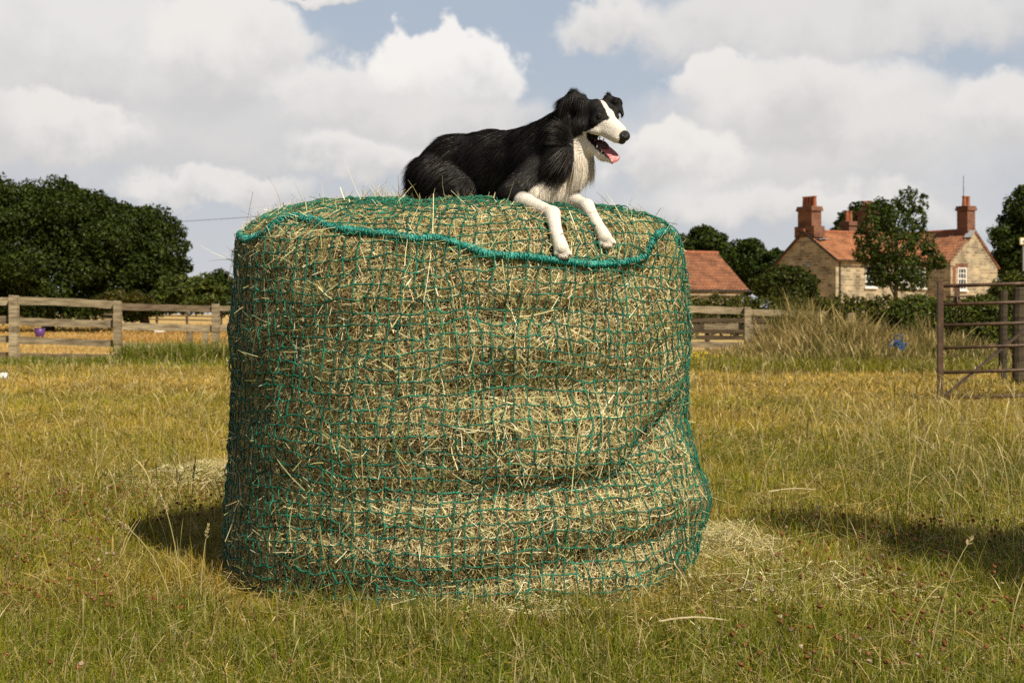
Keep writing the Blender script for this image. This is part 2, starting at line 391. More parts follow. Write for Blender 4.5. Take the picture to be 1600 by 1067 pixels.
# dark lip line and mouth lining
def lipdist(X):
    return np.min([cone_d(X, a, b, ra, rb) for a, b, ra, rb in MOUTH], 0)
lp = lipdist(DV); lipw = sstep(.0068, .0050, lp)*(np.linalg.norm(DV-H(944, 228), axis=1) < .085)
dc = coatcol(DW, 0); dc = dc*(1-lipw[:, None])+np.array([.022, .011, .011])*lipw[:, None]
M_skin = mat_plain('short_coat', [(.3, (.8, .8, .8)), (.7, (1, 1, 1))], 120, .62, .25, .35, 260, attr=True)
def mat_fur():
    m = bpy.data.materials.new('fur'); nt, out = nodes(m); Lk = nt.links.new
    at = N(nt, 'ShaderNodeAttribute'); at.attribute_name = 'col'
    d = N(nt, 'ShaderNodeBsdfDiffuse'); t = N(nt, 'ShaderNodeBsdfTranslucent'); g = N(nt, 'ShaderNodeBsdfGlossy'); g.inputs['Roughness'].default_value = .48; g.inputs['Color'].default_value = (.8, .78, .75, 1)
    Lk(at.outputs[0], d.inputs[0]); Lk(at.outputs[0], t.inputs[0])
    s1 = N(nt, 'ShaderNodeMixShader'); s1.inputs[0].default_value = .35; Lk(d.outputs[0], s1.inputs[1]); Lk(t.outputs[0], s1.inputs[2])
    s2 = N(nt, 'ShaderNodeMixShader'); s2.inputs[0].default_value = .024; Lk(s1.outputs[0], s2.inputs[1]); Lk(g.outputs[0], s2.inputs[2]); Lk(s2.outputs[0], out.inputs[0]); return m
M_fur = mat_fur()
DOG0 = np.array(bale_near(P(760, 312, 5.55))[0])
dog = thing('dog', 'black and white sheepdog lying on top of the netted bale with its tongue out', 'dog', DOG0)
link('body', make_mesh('body', DV-DOG0, DQ, col=dc, smooth=True), M_skin, dog)
# fur strands
tri = DV[DQ]; ar = np.linalg.norm(np.cross(tri[:, 1]-tri[:, 0], tri[:, 3]-tri[:, 0]), axis=1)
NF = 185000
fi = rng.choice(len(DQ), NF, p=ar/ar.sum()); uu = rng.random((NF, 2))
r0 = tri[fi, 0]*((1-uu[:, :1])*(1-uu[:, 1:]))+tri[fi, 1]*(uu[:, :1]*(1-uu[:, 1:]))+tri[fi, 2]*(uu[:, :1]*uu[:, 1:])+tri[fi, 3]*((1-uu[:, :1])*uu[:, 1:])
nf = DN[DQ[fi, 0]]
lp = lipdist(r0); ok = lp > .0085; r0, nf = r0[ok], nf[ok]; NF = len(r0)
w, ln = coat(r0); w = (sstep(.3, .7, w+rng.normal(0, .12, NF)) > .5).astype(float)
l = r0-HO; f_, n_, u_ = l@hf, l@hn, l@hu
inhead = (f_ > -.03) & (np.abs(l) < .16).all(1) & (u_ > -.13)
flow = np.array([-.75, .15, -.62])+np.zeros((NF, 3))
flow[r0[:, 0] < -.2] = np.array([-.7, .0, -.5])
leg = (r0[:, 1] < 5.22)
flow[leg] = np.array([.25, -.3, -.9])
fwd = (r0[:, 0] > .10) & ~leg & ~inhead; flow[fwd & (w > .5)] = np.array([-.05, -.1, -1.0])
flow[inhead] = -hf*.9-hu*.25
earm = ((np.abs(n_) > .052) & (u_ > -.03)); flow[earm] = np.array([-.25, 0, -.9])
topear = earm & (r0[:, 2] > P(0, 153, 5.36)[2]); flow[topear] = np.array([-.1, 0, .9])
tuft = np.stack([fbm(r0*34+9, 2), fbm(r0*34+31, 2), fbm(r0*34+57, 2)], -1)
flow = flow+.48*tuft*np.where(inhead, .15, np.where(w > .5, .35, 1))[:, None]
tang = unit(flow-nf*np.sum(flow*nf, 1, keepdims=True))
short = inhead & ~earm; stand = np.where(short, .14, .30)+.25*fbm(r0*22+90, 2)*~short
d0 = unit(tang+nf*(stand+rng.normal(0, .07, NF))[:, None]+rng.normal(0, .09, (NF, 3)))
ln = ln*rng.uniform(.5, 1.2, NF)*np.where(leg | (inhead & ~earm), 1, 1.45)*(1+.45*fbm(r0*30+70, 2)); K = 4; t = np.linspace(0, 1, K)[None, :, None]
grav = np.array([0, 0, -1.])
Pn = r0[:, None]-nf[:, None]*.002+d0[:, None]*t*ln[:, None, None]+(tang*.35+grav*.28-nf*.25)[:, None]*(t**2)*ln[:, None, None]*np.where(short, .3, 1)[:, None, None]
wd = np.where(short, .0006, .00072)*rng.uniform(.7, 1.3, NF); Wd = wd[:, None]*np.array([1, .9, .65, .12])[None]
fc = coatcol(w, 0)*rng.uniform(.7, 1.2, (NF, 1))
brown = rng.random(NF) < .10; fc[brown & (w < .5)] = np.array([.035, .022, .015])
V, Q, C = ribbons(Pn, Wd, unit(np.cross(d0, nf+rdir(NF)*.6)), fc)
tag(link('coat', make_mesh('coat', V-DOG0, Q, col=C), M_fur, dog), kind='stuff')
M_claw = mat_plain('claw', [(.3, (.05, .04, .035)), (.7, (.16, .13, .10))], 60, .4, .4)
for q_ in CLAWS:
    s_ = q_+np.array([.002, -.009, -.002]); MB().tube([s_, s_+np.array([.001, -.004, -.003]), s_+np.array([.0015, -.006, -.008])], [.0026, .0022, .0005], 6).build('claw', M_claw, dog, True)
# nose, eyes, tongue, mouth lining, teeth
M_nose = mat_plain('nose_leather', [(.3, (.008, .007, .007)), (.7, (.022, .019, .019))], 90, .38, .5, .5, 320)
M_eye = mat_plain('eye', [(.3, (.010, .006, .004)), (.7, (.024, .014, .008))], 60, .05, .9)
M_tongue = mat_plain('tongue', [(.3, (.40, .115, .13)), (.7, (.52, .17, .18))], 60, .33, .5, .25, 120)
M_mouth = mat_plain('mouth_lining', [(.3, (.035, .010, .012)), (.7, (.075, .022, .026))], 40, .4, .5)
M_tooth = mat_plain('tooth', [(.3, (.62, .57, .46)), (.7, (.72, .68, .58))], 30, .3, .5)
hax = np.array([hf, hn, hu])
mb = MB(); c = H(975, 212.5); mb.ball(c, (.0225, .0235, .0205), hax, 18, 12); mb.ball(c-hu*.017-hf*.004, (.016, .017, .0165), hax, 14, 10)
mb.ball(c+hn*.012-hf*.004, (.0145, .012, .0135), hax, 12, 8); mb.ball(c-hn*.012-hf*.004, (.0145, .012, .0135), hax, 12, 8); mb.build('nose', M_nose, dog, True)
for sg in (1, -1):
    c = Hn(936.5, 180.5, .046) if sg > 0 else Hn(963.5, 183, -.037); o = MB().ball(c, .0105, hax, 18, 12).build('eye', M_eye, dog, True)
tp = np.array([H(928, 221), H(938, 227), H(948, 233), H(957, 241), H(962, 248), H(963.5, 254)])+hn*.004
tp = _cr(tp, 6); m_ = len(tp); tw = np.interp(np.linspace(0, 1, m_), [0, .3, .6, .85, .95, 1], [.016, .019, .021, .0215, .0165, .006]); tk = np.interp(np.linspace(0, 1, m_), [0, .5, .9, 1], [.006, .0055, .004, .001])
an = np.arange(16)/16*2*math.pi; tt_ = unit(np.gradient(tp, axis=0)); up = np.cross(hn, tt_); up = np.where((up@hu)[:, None] < 0, -up, up)
tsd = unit(hn*.75-np.array([.5, 0, .5])); up = np.cross(tsd, tt_); up = np.where((up@hu)[:, None] < 0, -up, up)
TV = tp[:, None]+tsd[None, None]*(tw[:, None]*np.cos(an)[None])[..., None]+up[:, None]*((tk[:, None]*np.sin(an)[None])-(.35*tw[:, None]*(1-np.cos(an)[None]**2))*.4)[..., None]
tq = [[i*16+j, i*16+(j+1) % 16, (i+1)*16+(j+1) % 16, (i+1)*16+j] for i in range(m_-1) for j in range(16)]
mb = MB().add(TV.reshape(-1, 3), tq); mb.add(np.vstack([TV[-1], tp[-1]]), None, [[j, (j+1) % 16, 16] for j in range(16)]); mb.build('tongue', M_tongue, dog, True)
mb = MB()
mb.ball(H(941, 228), (.033, .024, .019), [unit(H(946, 231)-H(924, 215)), hn, unit(np.cross(unit(H(946, 231)-H(924, 215)), hn))], 16, 10)
mb.build('mouth_lining', M_mouth, dog, True)
for px, py, n_, r, ln_, dr in ((943, 219, .028, .0025, .008, -1), (937, 216, .030, .0028, .008, -1), (949, 243, .018, .0026, .010, 1), (940, 237, .028, .0025, .007, 1), (933, 229, .033, .0028, .007, 1)):
    c = Hn(px, py, n_-.006); e = c+hu*dr*ln_; MB().tube([c-hu*dr*.006, c, (c+e)/2, e], [r, r, r*.75, r*.2], 8).build('tooth', M_tooth, dog, True)
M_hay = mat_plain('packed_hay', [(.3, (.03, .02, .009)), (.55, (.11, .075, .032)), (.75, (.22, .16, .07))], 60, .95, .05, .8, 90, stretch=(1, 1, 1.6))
HAYC = np.array([(.69, .58, .30), (.60, .55, .255), (.47, .46, .19), (.79, .71, .43), (.32, .21, .09), (.46, .31, .13), (.33, .37, .115), (.88, .81, .56)])
HAYP = np.array([.2, .17, .15, .12, .13, .1, .08, .05])
def straw_strands(p, a, b, n, ln, wd, lift, kk=4, curl=.25, tilt=.30):
    """bent straw ribbons lying about on a surface"""
    m = len(p); an = rng.uniform(0, 2*math.pi, m)
    d = a*np.cos(an)[:, None]+b*np.sin(an)[:, None]; d = unit(d+n*rng.normal(0, tilt, m)[:, None])
    sd = unit(np.cross(d, n+rdir(m)*.7)); bend = unit(np.cross(d, sd)+sd*rng.normal(0, 1, m)[:, None])
    t = np.linspace(-1, 1, kk)[None, :, None]
    kink = rng.normal(0, curl, m)[:, None, None]*ln[:, None, None]*.5
    Pn = p[:, None, :]+n[:, None, :]*lift[:, None, None]+d[:, None, :]*t*ln[:, None, None]*.5+bend[:, None, :]*kink*(t*t-.4)
    W = np.repeat(wd[:, None], kk, 1)*np.linspace(1, .55, kk)[None]
    c = HAYC[rng.choice(len(HAYC), m, p=HAYP)]*rng.uniform(.82, 1.2, (m, 1))
    return ribbons(Pn, W, sd, c)
def off_dog(p, m=.018):
    k = np.ones(len(p), bool); z = p[:, 2] > 1.1
    k[z] = np.min([cone_d(p[z], a, b, ra, rb) for a, b, ra, rb, *_ in prims], 0) > m
    return k
def hay_set(specs):
    V, Q, C, n = [], [], [], 0
    for v, q, c in specs:
        V.append(v); Q.append(q+n); C.append(c); n += len(v)
    return np.concatenate(V), np.concatenate(Q), np.concatenate(C)
def bale_samples(m, front=.75):
    th = np.where(rng.random(m) < front, rng.uniform(-1.75, 1.75, m), rng.uniform(-math.pi, math.pi, m))
    l = rng.uniform(.01, .995, m); 
    keep = rng.random(m) < np.clip(np.interp(l*PLEN, _pl, _pc[:, 0])/.85, .12, 1); return th[keep], l[keep]
# fold shading needs no paint: strands follow the dented surface
bale = thing('hay_bale', 'big round hay bale standing on end, wrapped in a green net under the dog', 'hay bale', BC)
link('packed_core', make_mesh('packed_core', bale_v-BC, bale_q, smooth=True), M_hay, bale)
sets = []
th, s = bale_samples(135000)
p, a, b, n = bale_frame(th, s); m = len(p)
# clumped look: whole flakes of hay sit a little higher or lower
k = off_dog(p); th, s, p, a, b, n = th[k], s[k], p[k], a[k], b[k], n[k]; m = len(p)
lift = .015*fbm(p*20, 2)+rng.uniform(-.020, .002, m)
sets.append(straw_strands(p, a, b, n, rng.gamma(3, .019, m)+.012, rng.uniform(.0005, .0015, m), lift, 4, .3, .24))
th, s = bale_samples(3000); p, a, b, n = bale_frame(th, s); k = off_dog(p, .05); p, a, b, n = p[k], a[k], b[k], n[k]; m = len(p)
sets.append(straw_strands(p, a, b, n, rng.gamma(4, .035, m)+.04, rng.uniform(.0009, .0021, m), rng.uniform(-.006, .014, m), 6, .22, .10))
th, s = bale_samples(8500, .85); p, a, b, n = bale_frame(th, s); k = off_dog(p, .03); p, a, b, n = p[k], a[k], b[k], n[k]; m = len(p)
v, q, c = straw_strands(p, a, b, n, rng.gamma(4, .018, m)+.03, rng.uniform(.0008, .0016, m), rng.uniform(-.006, .008, m), 5, .25, .14); sets.append((v, q, np.clip(c*1.12, 0, .9)))
th, s = bale_samples(1700, .8); p, a, b, n = bale_frame(th, s); k = off_dog(p, .05); p, a, b, n = p[k], a[k], b[k], n[k]; m = len(p)      # ends poking out through the net
d = unit(n*rng.uniform(.3, 1, m)[:, None]+rdir(m)*.7); t = np.linspace(0, 1, 4)[None, :, None]; ln = rng.gamma(3, .014, m)+.015
Pn = p[:, None]+d[:, None]*t*ln[:, None, None]+rdir(m)[:, None]*(t**2)*ln[:, None, None]*.3
sets.append(ribbons(Pn, np.repeat(rng.uniform(.0006, .0014, m)[:, None], 4, 1)*np.linspace(1, .4, 4), unit(np.cross(d, rdir(m))), HAYC[rng.choice(len(HAYC), m, p=HAYP)]*1.1))
# wisps standing up from the far left shoulder and the crown
for (px0, px1, cnt, L) in ((470, 530, 90, .12), (400, 480, 60, .07), (540, 640, 35, .04), (700, 1040, 40, .03)):
    th = np.array([math.asin(np.clip(((rng.uniform(px0, px1)-800)/F*5.6-BC[0])/.66, -.98, .98)) for _ in range(cnt)])
    s = rng.uniform(.80, .9, cnt); p, a, b, n = bale_frame(th, s); k = off_dog(p, .05); p = p[k]; cnt = len(p)
    d = unit(np.array([0, 0, 1.])*rng.uniform(.5, 1.1, cnt)[:, None]+rdir(cnt)*.75); t = np.linspace(0, 1, 5)[None, :, None]; ln = rng.uniform(.35, 1.1, cnt)*L
    Pn = p[:, None]+d[:, None]*t*ln[:, None, None]+rdir(cnt)[:, None]*(t**2)*ln[:, None, None]*.3
    sets.append(ribbons(Pn, np.repeat(rng.uniform(.0008, .0016, cnt)[:, None], 5, 1)*np.linspace(1, .4, 5), unit(np.cross(d, rdir(cnt))), HAYC[rng.choice(len(HAYC), cnt, p=HAYP)]*1.1))
V, Q, C = hay_set(sets)
tag(link('straw', make_mesh('straw', V-BC, Q, col=C), M_straw, bale), kind='stuff')
# ---- the net
M_net = mat_plain('net_cord', [(.35, (.002, .070, .045)), (.55, (.005, .150, .090)), (.72, (.014, .27, .165))], 14, .42, .5, .4, 300, stretch=(1, 1, 1))
M_rope = mat_plain('net_rope', [(.3, (.004, .13, .11)), (.5, (.012, .27, .215)), (.72, (.10, .50, .42))], 22, .28, .6, .5, 160)
net = thing('hay_net', 'teal green knotted net of square mesh with thick rope hem, drawn over the round bale', 'hay net', BC)
NV = 118; cell = .0455
rows = np.arange(.012, PLEN*.93, cell); NH = len(rows)
TH = np.arange(NV)/NV*2*math.pi-math.pi
ti, ri = np.meshgrid(TH, rows, indexing='ij')
q3 = np.stack([np.sin(ti)*1.0, np.cos(ti)*1.0, ri], -1)
wob1 = fbm(q3*3.1, 3); wob2 = fbm(q3*3.1+40, 3)
tt = ti+wob1*.07+rng.normal(0, .0055, ti.shape)+.05*np.exp(-((ti-.95)/.25)**2)*np.sin(ri*9)
rr = (ri+wob2*.045+rng.normal(0, .0035, ri.shape)-.03*np.exp(-((ti-.6)/.5)**2)*np.exp(-((ri-.62)/.12)**2)+.03*np.exp(-((ti-.7)/.5)**2)*np.exp(-((ri-.42)/.12)**2))/PLEN
Pnode = bale_raw(tt, rr, .9, .013)
fr = bale_frame(tt, rr, .9, .013)[3]
# slack bag on the right-hand shoulder, off the hay
slack = np.exp(-((ti-1.12)/.16)**2)*np.exp(-((ri-1.36)/.09)**2)*.035+np.exp(-((ti-1.5)/.3)**2)*np.exp(-((ri-.45)/.2)**2)*.018
Pnode = Pnode+fr*slack[..., None]+fr*(rng.random(ti.shape)[..., None]*.006)
dz = np.min([cone_d(Pnode, a, b, ra, rb) for a, b, ra, rb, *_ in prims], 0); Pnode = Pnode-fr*np.clip(.022-dz, 0, .05)[..., None]
def strands(A, B, nA, nB, sag):
    t = np.linspace(0, 1, 5)[None, :, None]; A = A.reshape(-1, 3); B = B.reshape(-1, 3); m = len(A); nn = unit((nA+nB).reshape(-1, 3))
    w = rng.normal(0, .0028, (m, 1, 3))+nn[:, None]*rng.uniform(-.002, .008, (m, 1, 1))+np.array([0, 0, -1.])*sag*rng.uniform(.2, 1.6, (m, 1, 1))
    Pn = A[:, None]*(1-t)+B[:, None]*t+w*(4*t*(1-t))
    return tubes_np(Pn, np.full((m, 5), .0027)*rng.uniform(.8, 1.2, (m, 1)), 4)
mb = MB()
v, q = strands(Pnode[:, :-1], Pnode[:, 1:], fr[:, :-1], fr[:, 1:], 0); mb.add(v, q)
Pr = np.roll(Pnode, -1, 0); nr_ = np.roll(fr, -1, 0); top = ri[0] < 1.62
v, q = strands(Pnode, Pr, fr, nr_, .0045); mb.add(v, q)
K = Pnode.reshape(-1, 3); kr = rng.uniform(.0045, .0068, len(K))      # knots
oc = np.array([[1, 0, 0], [-1, 0, 0], [0, 1, 0], [0, -1, 0], [0, 0, 1], [0, 0, -1.]]); ot = np.array([[0, 2, 4], [2, 1, 4], [1, 3, 4], [3, 0, 4], [2, 0, 5], [1, 2, 5], [3, 1, 5], [0, 3, 5]])
kv = K[:, None]+oc[None]*kr[:, None, None]*rng.uniform(.7, 1.35, (len(K), 6, 1)); mb.add(kv.reshape(-1, 3), None, (np.arange(len(K))[:, None, None]*6+ot[None]).reshape(-1, 3))
mb.build('netting', M_net, net, True)
# ---- rope hem: a closed loop over the shoulder
ctl = []
for px, py in ((388, 378), (402, 377), (420, 368), (440, 354), (460, 347), (490, 352), (520, 362), (560, 368), (610, 372), (650, 378), (690, 378), (725, 387), (765, 400), (830, 404), (880, 410), (925, 414), (965, 410), (995, 401), (1008, 384), (1022, 370), (1044, 369), (1062, 380)):
    h = on_bale(px, py)
    if h is None: h = bale_near(P(px, py, 5.55))[0]
    ctl.append((math.atan2(h[0]-BC[0], -(h[1]-BC[1])), h))
ctl.sort(key=lambda c: c[0])
cth = np.array([c[0] for c in ctl]); cp = np.array([c[1] for c in ctl])
bth = np.linspace(cth[-1]+.25, cth[0]+2*math.pi-.25, 12); bp = bale_raw(bth, np.full(12, float(s_of_z(1.3))), .9, .0)
loop = np.vstack([cp, bp, cp[:1]])
path = _cr(loop, 14); nn = np.array([bale_near(x)[1] for x in path]); path = np.array([bale_near(x)[0] for x in path])*.5+path*.5+nn*.022
for _ in range(1): path[1:-1] = (path[:-2]+2*path[1:-1]+path[2:])/4
path[-1] = path[0]
L = np.r_[0, np.cumsum(np.linalg.norm(np.diff(path, axis=0), axis=1))]; nl = int(L[-1]/.004)
li = np.linspace(0, L[-1], nl); path = np.stack([np.interp(li, L, path[:, k]) for k in range(3)], -1)
nn = unit(np.stack([np.interp(li, L, nn[:, k]) for k in range(3)], -1)); tg = unit(np.gradient(path, axis=0)); bb = unit(np.cross(tg, nn)); nn = np.cross(bb, tg)
mb = MB(); fat = 1+.22*fbm(np.stack([li*14, li*0, li*0], -1), 2)
for k in range(3):
    an = li/.045*2*math.pi+k*2*math.pi/3
    c = path+(nn*np.cos(an)[:, None]+bb*np.sin(an)[:, None])*(.0058*fat)[:, None]
    v, q = tubes_np(c[None], (.0066*fat*(1+.15*np.sin(li*260+k)))[None], 7); mb.add(v, q)
mb.build('rope_hem', M_rope, net, True)
mb = MB()                                                       # cords lashing the net to the rope
for x in np.arange(0, L[-1]-.03, .0155):
    i = int(x/.004); r = .0135*fat[i]; t = np.linspace(0, 1.15, 12)*2*math.pi; w = rng.normal(0, .3)
    i2 = np.clip(i+np.round((t/6.28*2.2+w*np.sin(t))).astype(int), 0, nl-1)
    c = path[i2]+(nn[i2]*np.cos(t)[:, None]+bb[i2]*np.sin(t)[:, None])*r*rng.uniform(.9, 1.15)
    v, q = tubes_np(c[None], np.full((1, 12), rng.uniform(.0016, .0026)), 5); mb.add(v, q)
mb.build('lashing', M_rope, net, True)
# ================================================================ light, sky, camera
SUN_AZ = np.array([.593, -.805]); SUN_EL = R_(48)
sd = Vector((SUN_AZ[0]*math.cos(SUN_EL), SUN_AZ[1]*math.cos(SUN_EL), math.sin(SUN_EL)))
sl = bpy.data.lights.new('sun', 'SUN'); sl.energy = 5.0; sl.angle = R_(.6); sl.color = (1, .90, .72)
so = bpy.data.objects.new('sun', sl); COL.objects.link(so); so.rotation_euler = sd.to_track_quat('Z', 'Y').to_euler(); so.location = (6, -8, 12)
W = bpy.data.worlds.new('World'); scene.world = W; W.use_nodes = True; nt = W.node_tree; nt.nodes.clear(); Lk = nt.links.new
def MA(op, a, b=None, c=None):
    n = nt.nodes.new('ShaderNodeMath'); n.operation = op
    for i, x in enumerate((a, b, c)):
        if x is None: continue
        if isinstance(x, (int, float)): n.inputs[i].default_value = x
        else: Lk(x, n.inputs[i])
    return n.outputs[0]
def VM(op, a, b=None):
    n = nt.nodes.new('ShaderNodeVectorMath'); n.operation = op
    for i, x in enumerate((a, b)):
        if x is None: continue
        if isinstance(x, (tuple, list)): n.inputs[i].default_value = x
        elif isinstance(x, (int, float)): n.inputs['Scale'].default_value = x
        else: Lk(x, n.inputs[i])
    return n.outputs['Value'] if op == 'LENGTH' else n.outputs[0]
def SS(x, a, b):
    n = nt.nodes.new('ShaderNodeMapRange'); n.interpolation_type = 'SMOOTHSTEP'; n.inputs[1].default_value = a; n.inputs[2].default_value = b; Lk(x, n.inputs[0]); return n.outputs[0]
def NZ(v, sc, det, rough=.55):
    n = nt.nodes.new('ShaderNodeTexNoise'); n.inputs['Scale'].default_value = sc; n.inputs['Detail'].default_value = det; n.inputs['Roughness'].default_value = rough; Lk(v, n.inputs['Vector']); return n
def MX(f, a, b):
    n = nt.nodes.new('ShaderNodeMix'); n.data_type = 'RGBA'
    if isinstance(f, (int, float)): n.inputs[0].default_value = f
    else: Lk(f, n.inputs[0])
    for i, x in ((6, a), (7, b)):
        if isinstance(x, tuple): n.inputs[i].default_value = (*x, 1)
        else: Lk(x, n.inputs[i])
    return n.outputs[2]
sky = nt.nodes.new('ShaderNodeTexSky'); sky.sky_type = 'NISHITA'; sky.sun_disc = False; sky.sun_elevation = SUN_EL
sky.sun_rotation = math.atan2(SUN_AZ[0], SUN_AZ[1]); sky.air_density = 1.0; sky.dust_density = 1.6; sky.ozone_density = 1.0
tc = nt.nodes.new('ShaderNodeTexCoord'); D = tc.outputs['Generated']
sp = nt.nodes.new('ShaderNodeSeparateXYZ'); Lk(D, sp.inputs[0])
az = MA('ARCTAN2', sp.outputs[0], sp.outputs[1]); el = MA('ARCSINE', sp.outputs[2])
U = MA('MULTIPLY', az, F/100); V_ = MA('MULTIPLY', el, F/100)
D22 = VM('SCALE', D, F/100)
n1 = NZ(D22, .85, 8, .57); n2 = NZ(D22, .34, 4, .5); n3 = NZ(D22, 2.3, 5, .55)
w1 = VM('SCALE', VM('SUBTRACT', n1.outputs['Color'], (.5, .5, .5)), 1.5)
w3 = VM('SCALE', VM('SUBTRACT', n3.outputs['Color'], (.5, .5, .5)), .48)
cb = nt.nodes.new('ShaderNodeCombineXYZ'); Lk(U, cb.inputs[0]); Lk(V_, cb.inputs[1])
pw = VM('ADD', VM('ADD', cb.outputs[0], w1), w3)
flat = nt.nodes.new('ShaderNodeVectorMath'); flat.operation = 'MULTIPLY'; flat.inputs[1].default_value = (1, 1, 0); Lk(pw, flat.inputs[0]); pw = flat.outputs[0]
vert = nt.nodes.new('ShaderNodeSeparateXYZ'); Lk(pw, vert.inputs[0])
GREY, LITE = (.69, .672, .668), (1.0, .962, .915)
haze = SS(V_, 5.5, -.2)
col = MX(MA('MULTIPLY', haze, .75), (.44, .525, .64), (.72, .71, .71))
f1 = n1.outputs[0]; f2 = n2.outputs[0]
# cloud banks at their bearings: centre, half extents (in photo pixels at 50 mm), softness, brightness
CL = [(230, 220, 520, 95, 1.0, .30), (1250, 250, 480, 100, 1.1, .5), (1290, 42, 400, 72, .55, .62), (130, 85, 360, 120, .5, .80), (360, 70, 130, 95, .30, .95),
      (560, 150, 150, 65, .40, .85), (700, 110, 128, 82, .22, 1.05), (640, 185, 250, 50, .7, .55), (80, 225, 150, 52, .30, .85), (330, 300, 150, 34, .5, .75), (560, 250, 140, 38, .6, .80),
      (1110, 130, 75, 50, .30, .95), (1260, 165, 240, 75, .45, .80), (1060, 255, 120, 60, .35, .95), (1410, 215, 120, 60, .6, .6), (1575, 190, 90, 70, .4, .8),
      (950, 40, 90, 40, .5, .75), (1250, 330, 300, 40, .7, .7), (520, -10, 120, 14, .5, .85), (-250, 150, 260, 200, .6, .7), (1850, 160, 220, 190, .6, .7)]
for (px, py, rx, ry, sf, br) in CL:
    cu = math.atan((px-800)/F)*F/100; cv = math.atan((HZ-py)/F)*F/100
    q = nt.nodes.new('ShaderNodeVectorMath'); q.operation = 'MULTIPLY'; q.inputs[1].default_value = (100/rx, 100/ry, 0); Lk(VM('SUBTRACT', pw, (cu, cv, 0)), q.inputs[0])
    ln_ = VM('LENGTH', q.outputs[0]); a = SS(ln_, 1+.25*sf, 1-.75*sf)
    sq = nt.nodes.new('ShaderNodeSeparateXYZ'); Lk(q.outputs[0], sq.inputs[0])
    lit = SS(MA('ADD', sq.outputs[1], MA('MULTIPLY', MA('SUBTRACT', f1, .5), 2.1)), -1.15, .45)
    c = MX(MA('MULTIPLY', lit, min(br, 1.0)), GREY, tuple(x*max(br, .97) for x in LITE))
    col = MX(MA('MULTIPLY', a, .93), col, c)
# elsewhere in the sky: broken cloud
rest = MA('MULTIPLY', SS(f2, .48, .62), .8)
back = SS(MA('ABSOLUTE', az), .45, .8); high = SS(V_, 5.5, 9.0)
off = MA('MAXIMUM', back, high)
bgs = nt.nodes.new('ShaderNodeBackground'); bgs.inputs[1].default_value = .055; Lk(sky.outputs[0], bgs.inputs[0])
bgc = nt.nodes.new('ShaderNodeBackground'); bgc.inputs[1].default_value = .80; Lk(col, bgc.inputs[0])
bgr = nt.nodes.new('ShaderNodeBackground'); bgr.inputs[1].default_value = .42; bgr.inputs[0].default_value = (.72, .70, .68, 1)
m1 = nt.nodes.new('ShaderNodeMixShader'); Lk(rest, m1.inputs[0]); Lk(bgs.outputs[0], m1.inputs[1]); Lk(bgr.outputs[0], m1.inputs[2])
m2 = nt.nodes.new('ShaderNodeMixShader'); Lk(MA('MULTIPLY', MA('SUBTRACT', 1.0, off), .93), m2.inputs[0]); Lk(m1.outputs[0], m2.inputs[1]); Lk(bgc.outputs[0], m2.inputs[2])
wo = nt.nodes.new('ShaderNodeOutputWorld'); Lk(m2.outputs[0], wo.inputs[0])
W.cycles.sampling_method = 'MANUAL'; W.cycles.sample_map_resolution = 512
cam = bpy.data.cameras.new('camera'); co = bpy.data.objects.new('camera', cam); COL.objects.link(co); scene.camera = co
co.location = (0, 0, CH); co.rotation_euler = (math.pi/2, 0, 0); cam.lens = 50; cam.sensor_width = 36; cam.shift_y = (HZ-533.5)/1600; cam.clip_end = 3000; cam.clip_start = .05
cam.dof.use_dof = True; cam.dof.focus_distance = 5.0; cam.dof.aperture_fstop = 8
vs = scene.view_settings; vs.view_transform = 'Standard'; vs.look = 'None'; vs.exposure = .26; vs.gamma = 1
scene.cycles.use_denoising = False
scene.cycles.max_bounces = 6; scene.cycles.diffuse_bounces = 3; scene.cycles.glossy_bounces = 2; scene.cycles.transmission_bounces = 3
scene.cycles.sample_clamp_indirect = 4
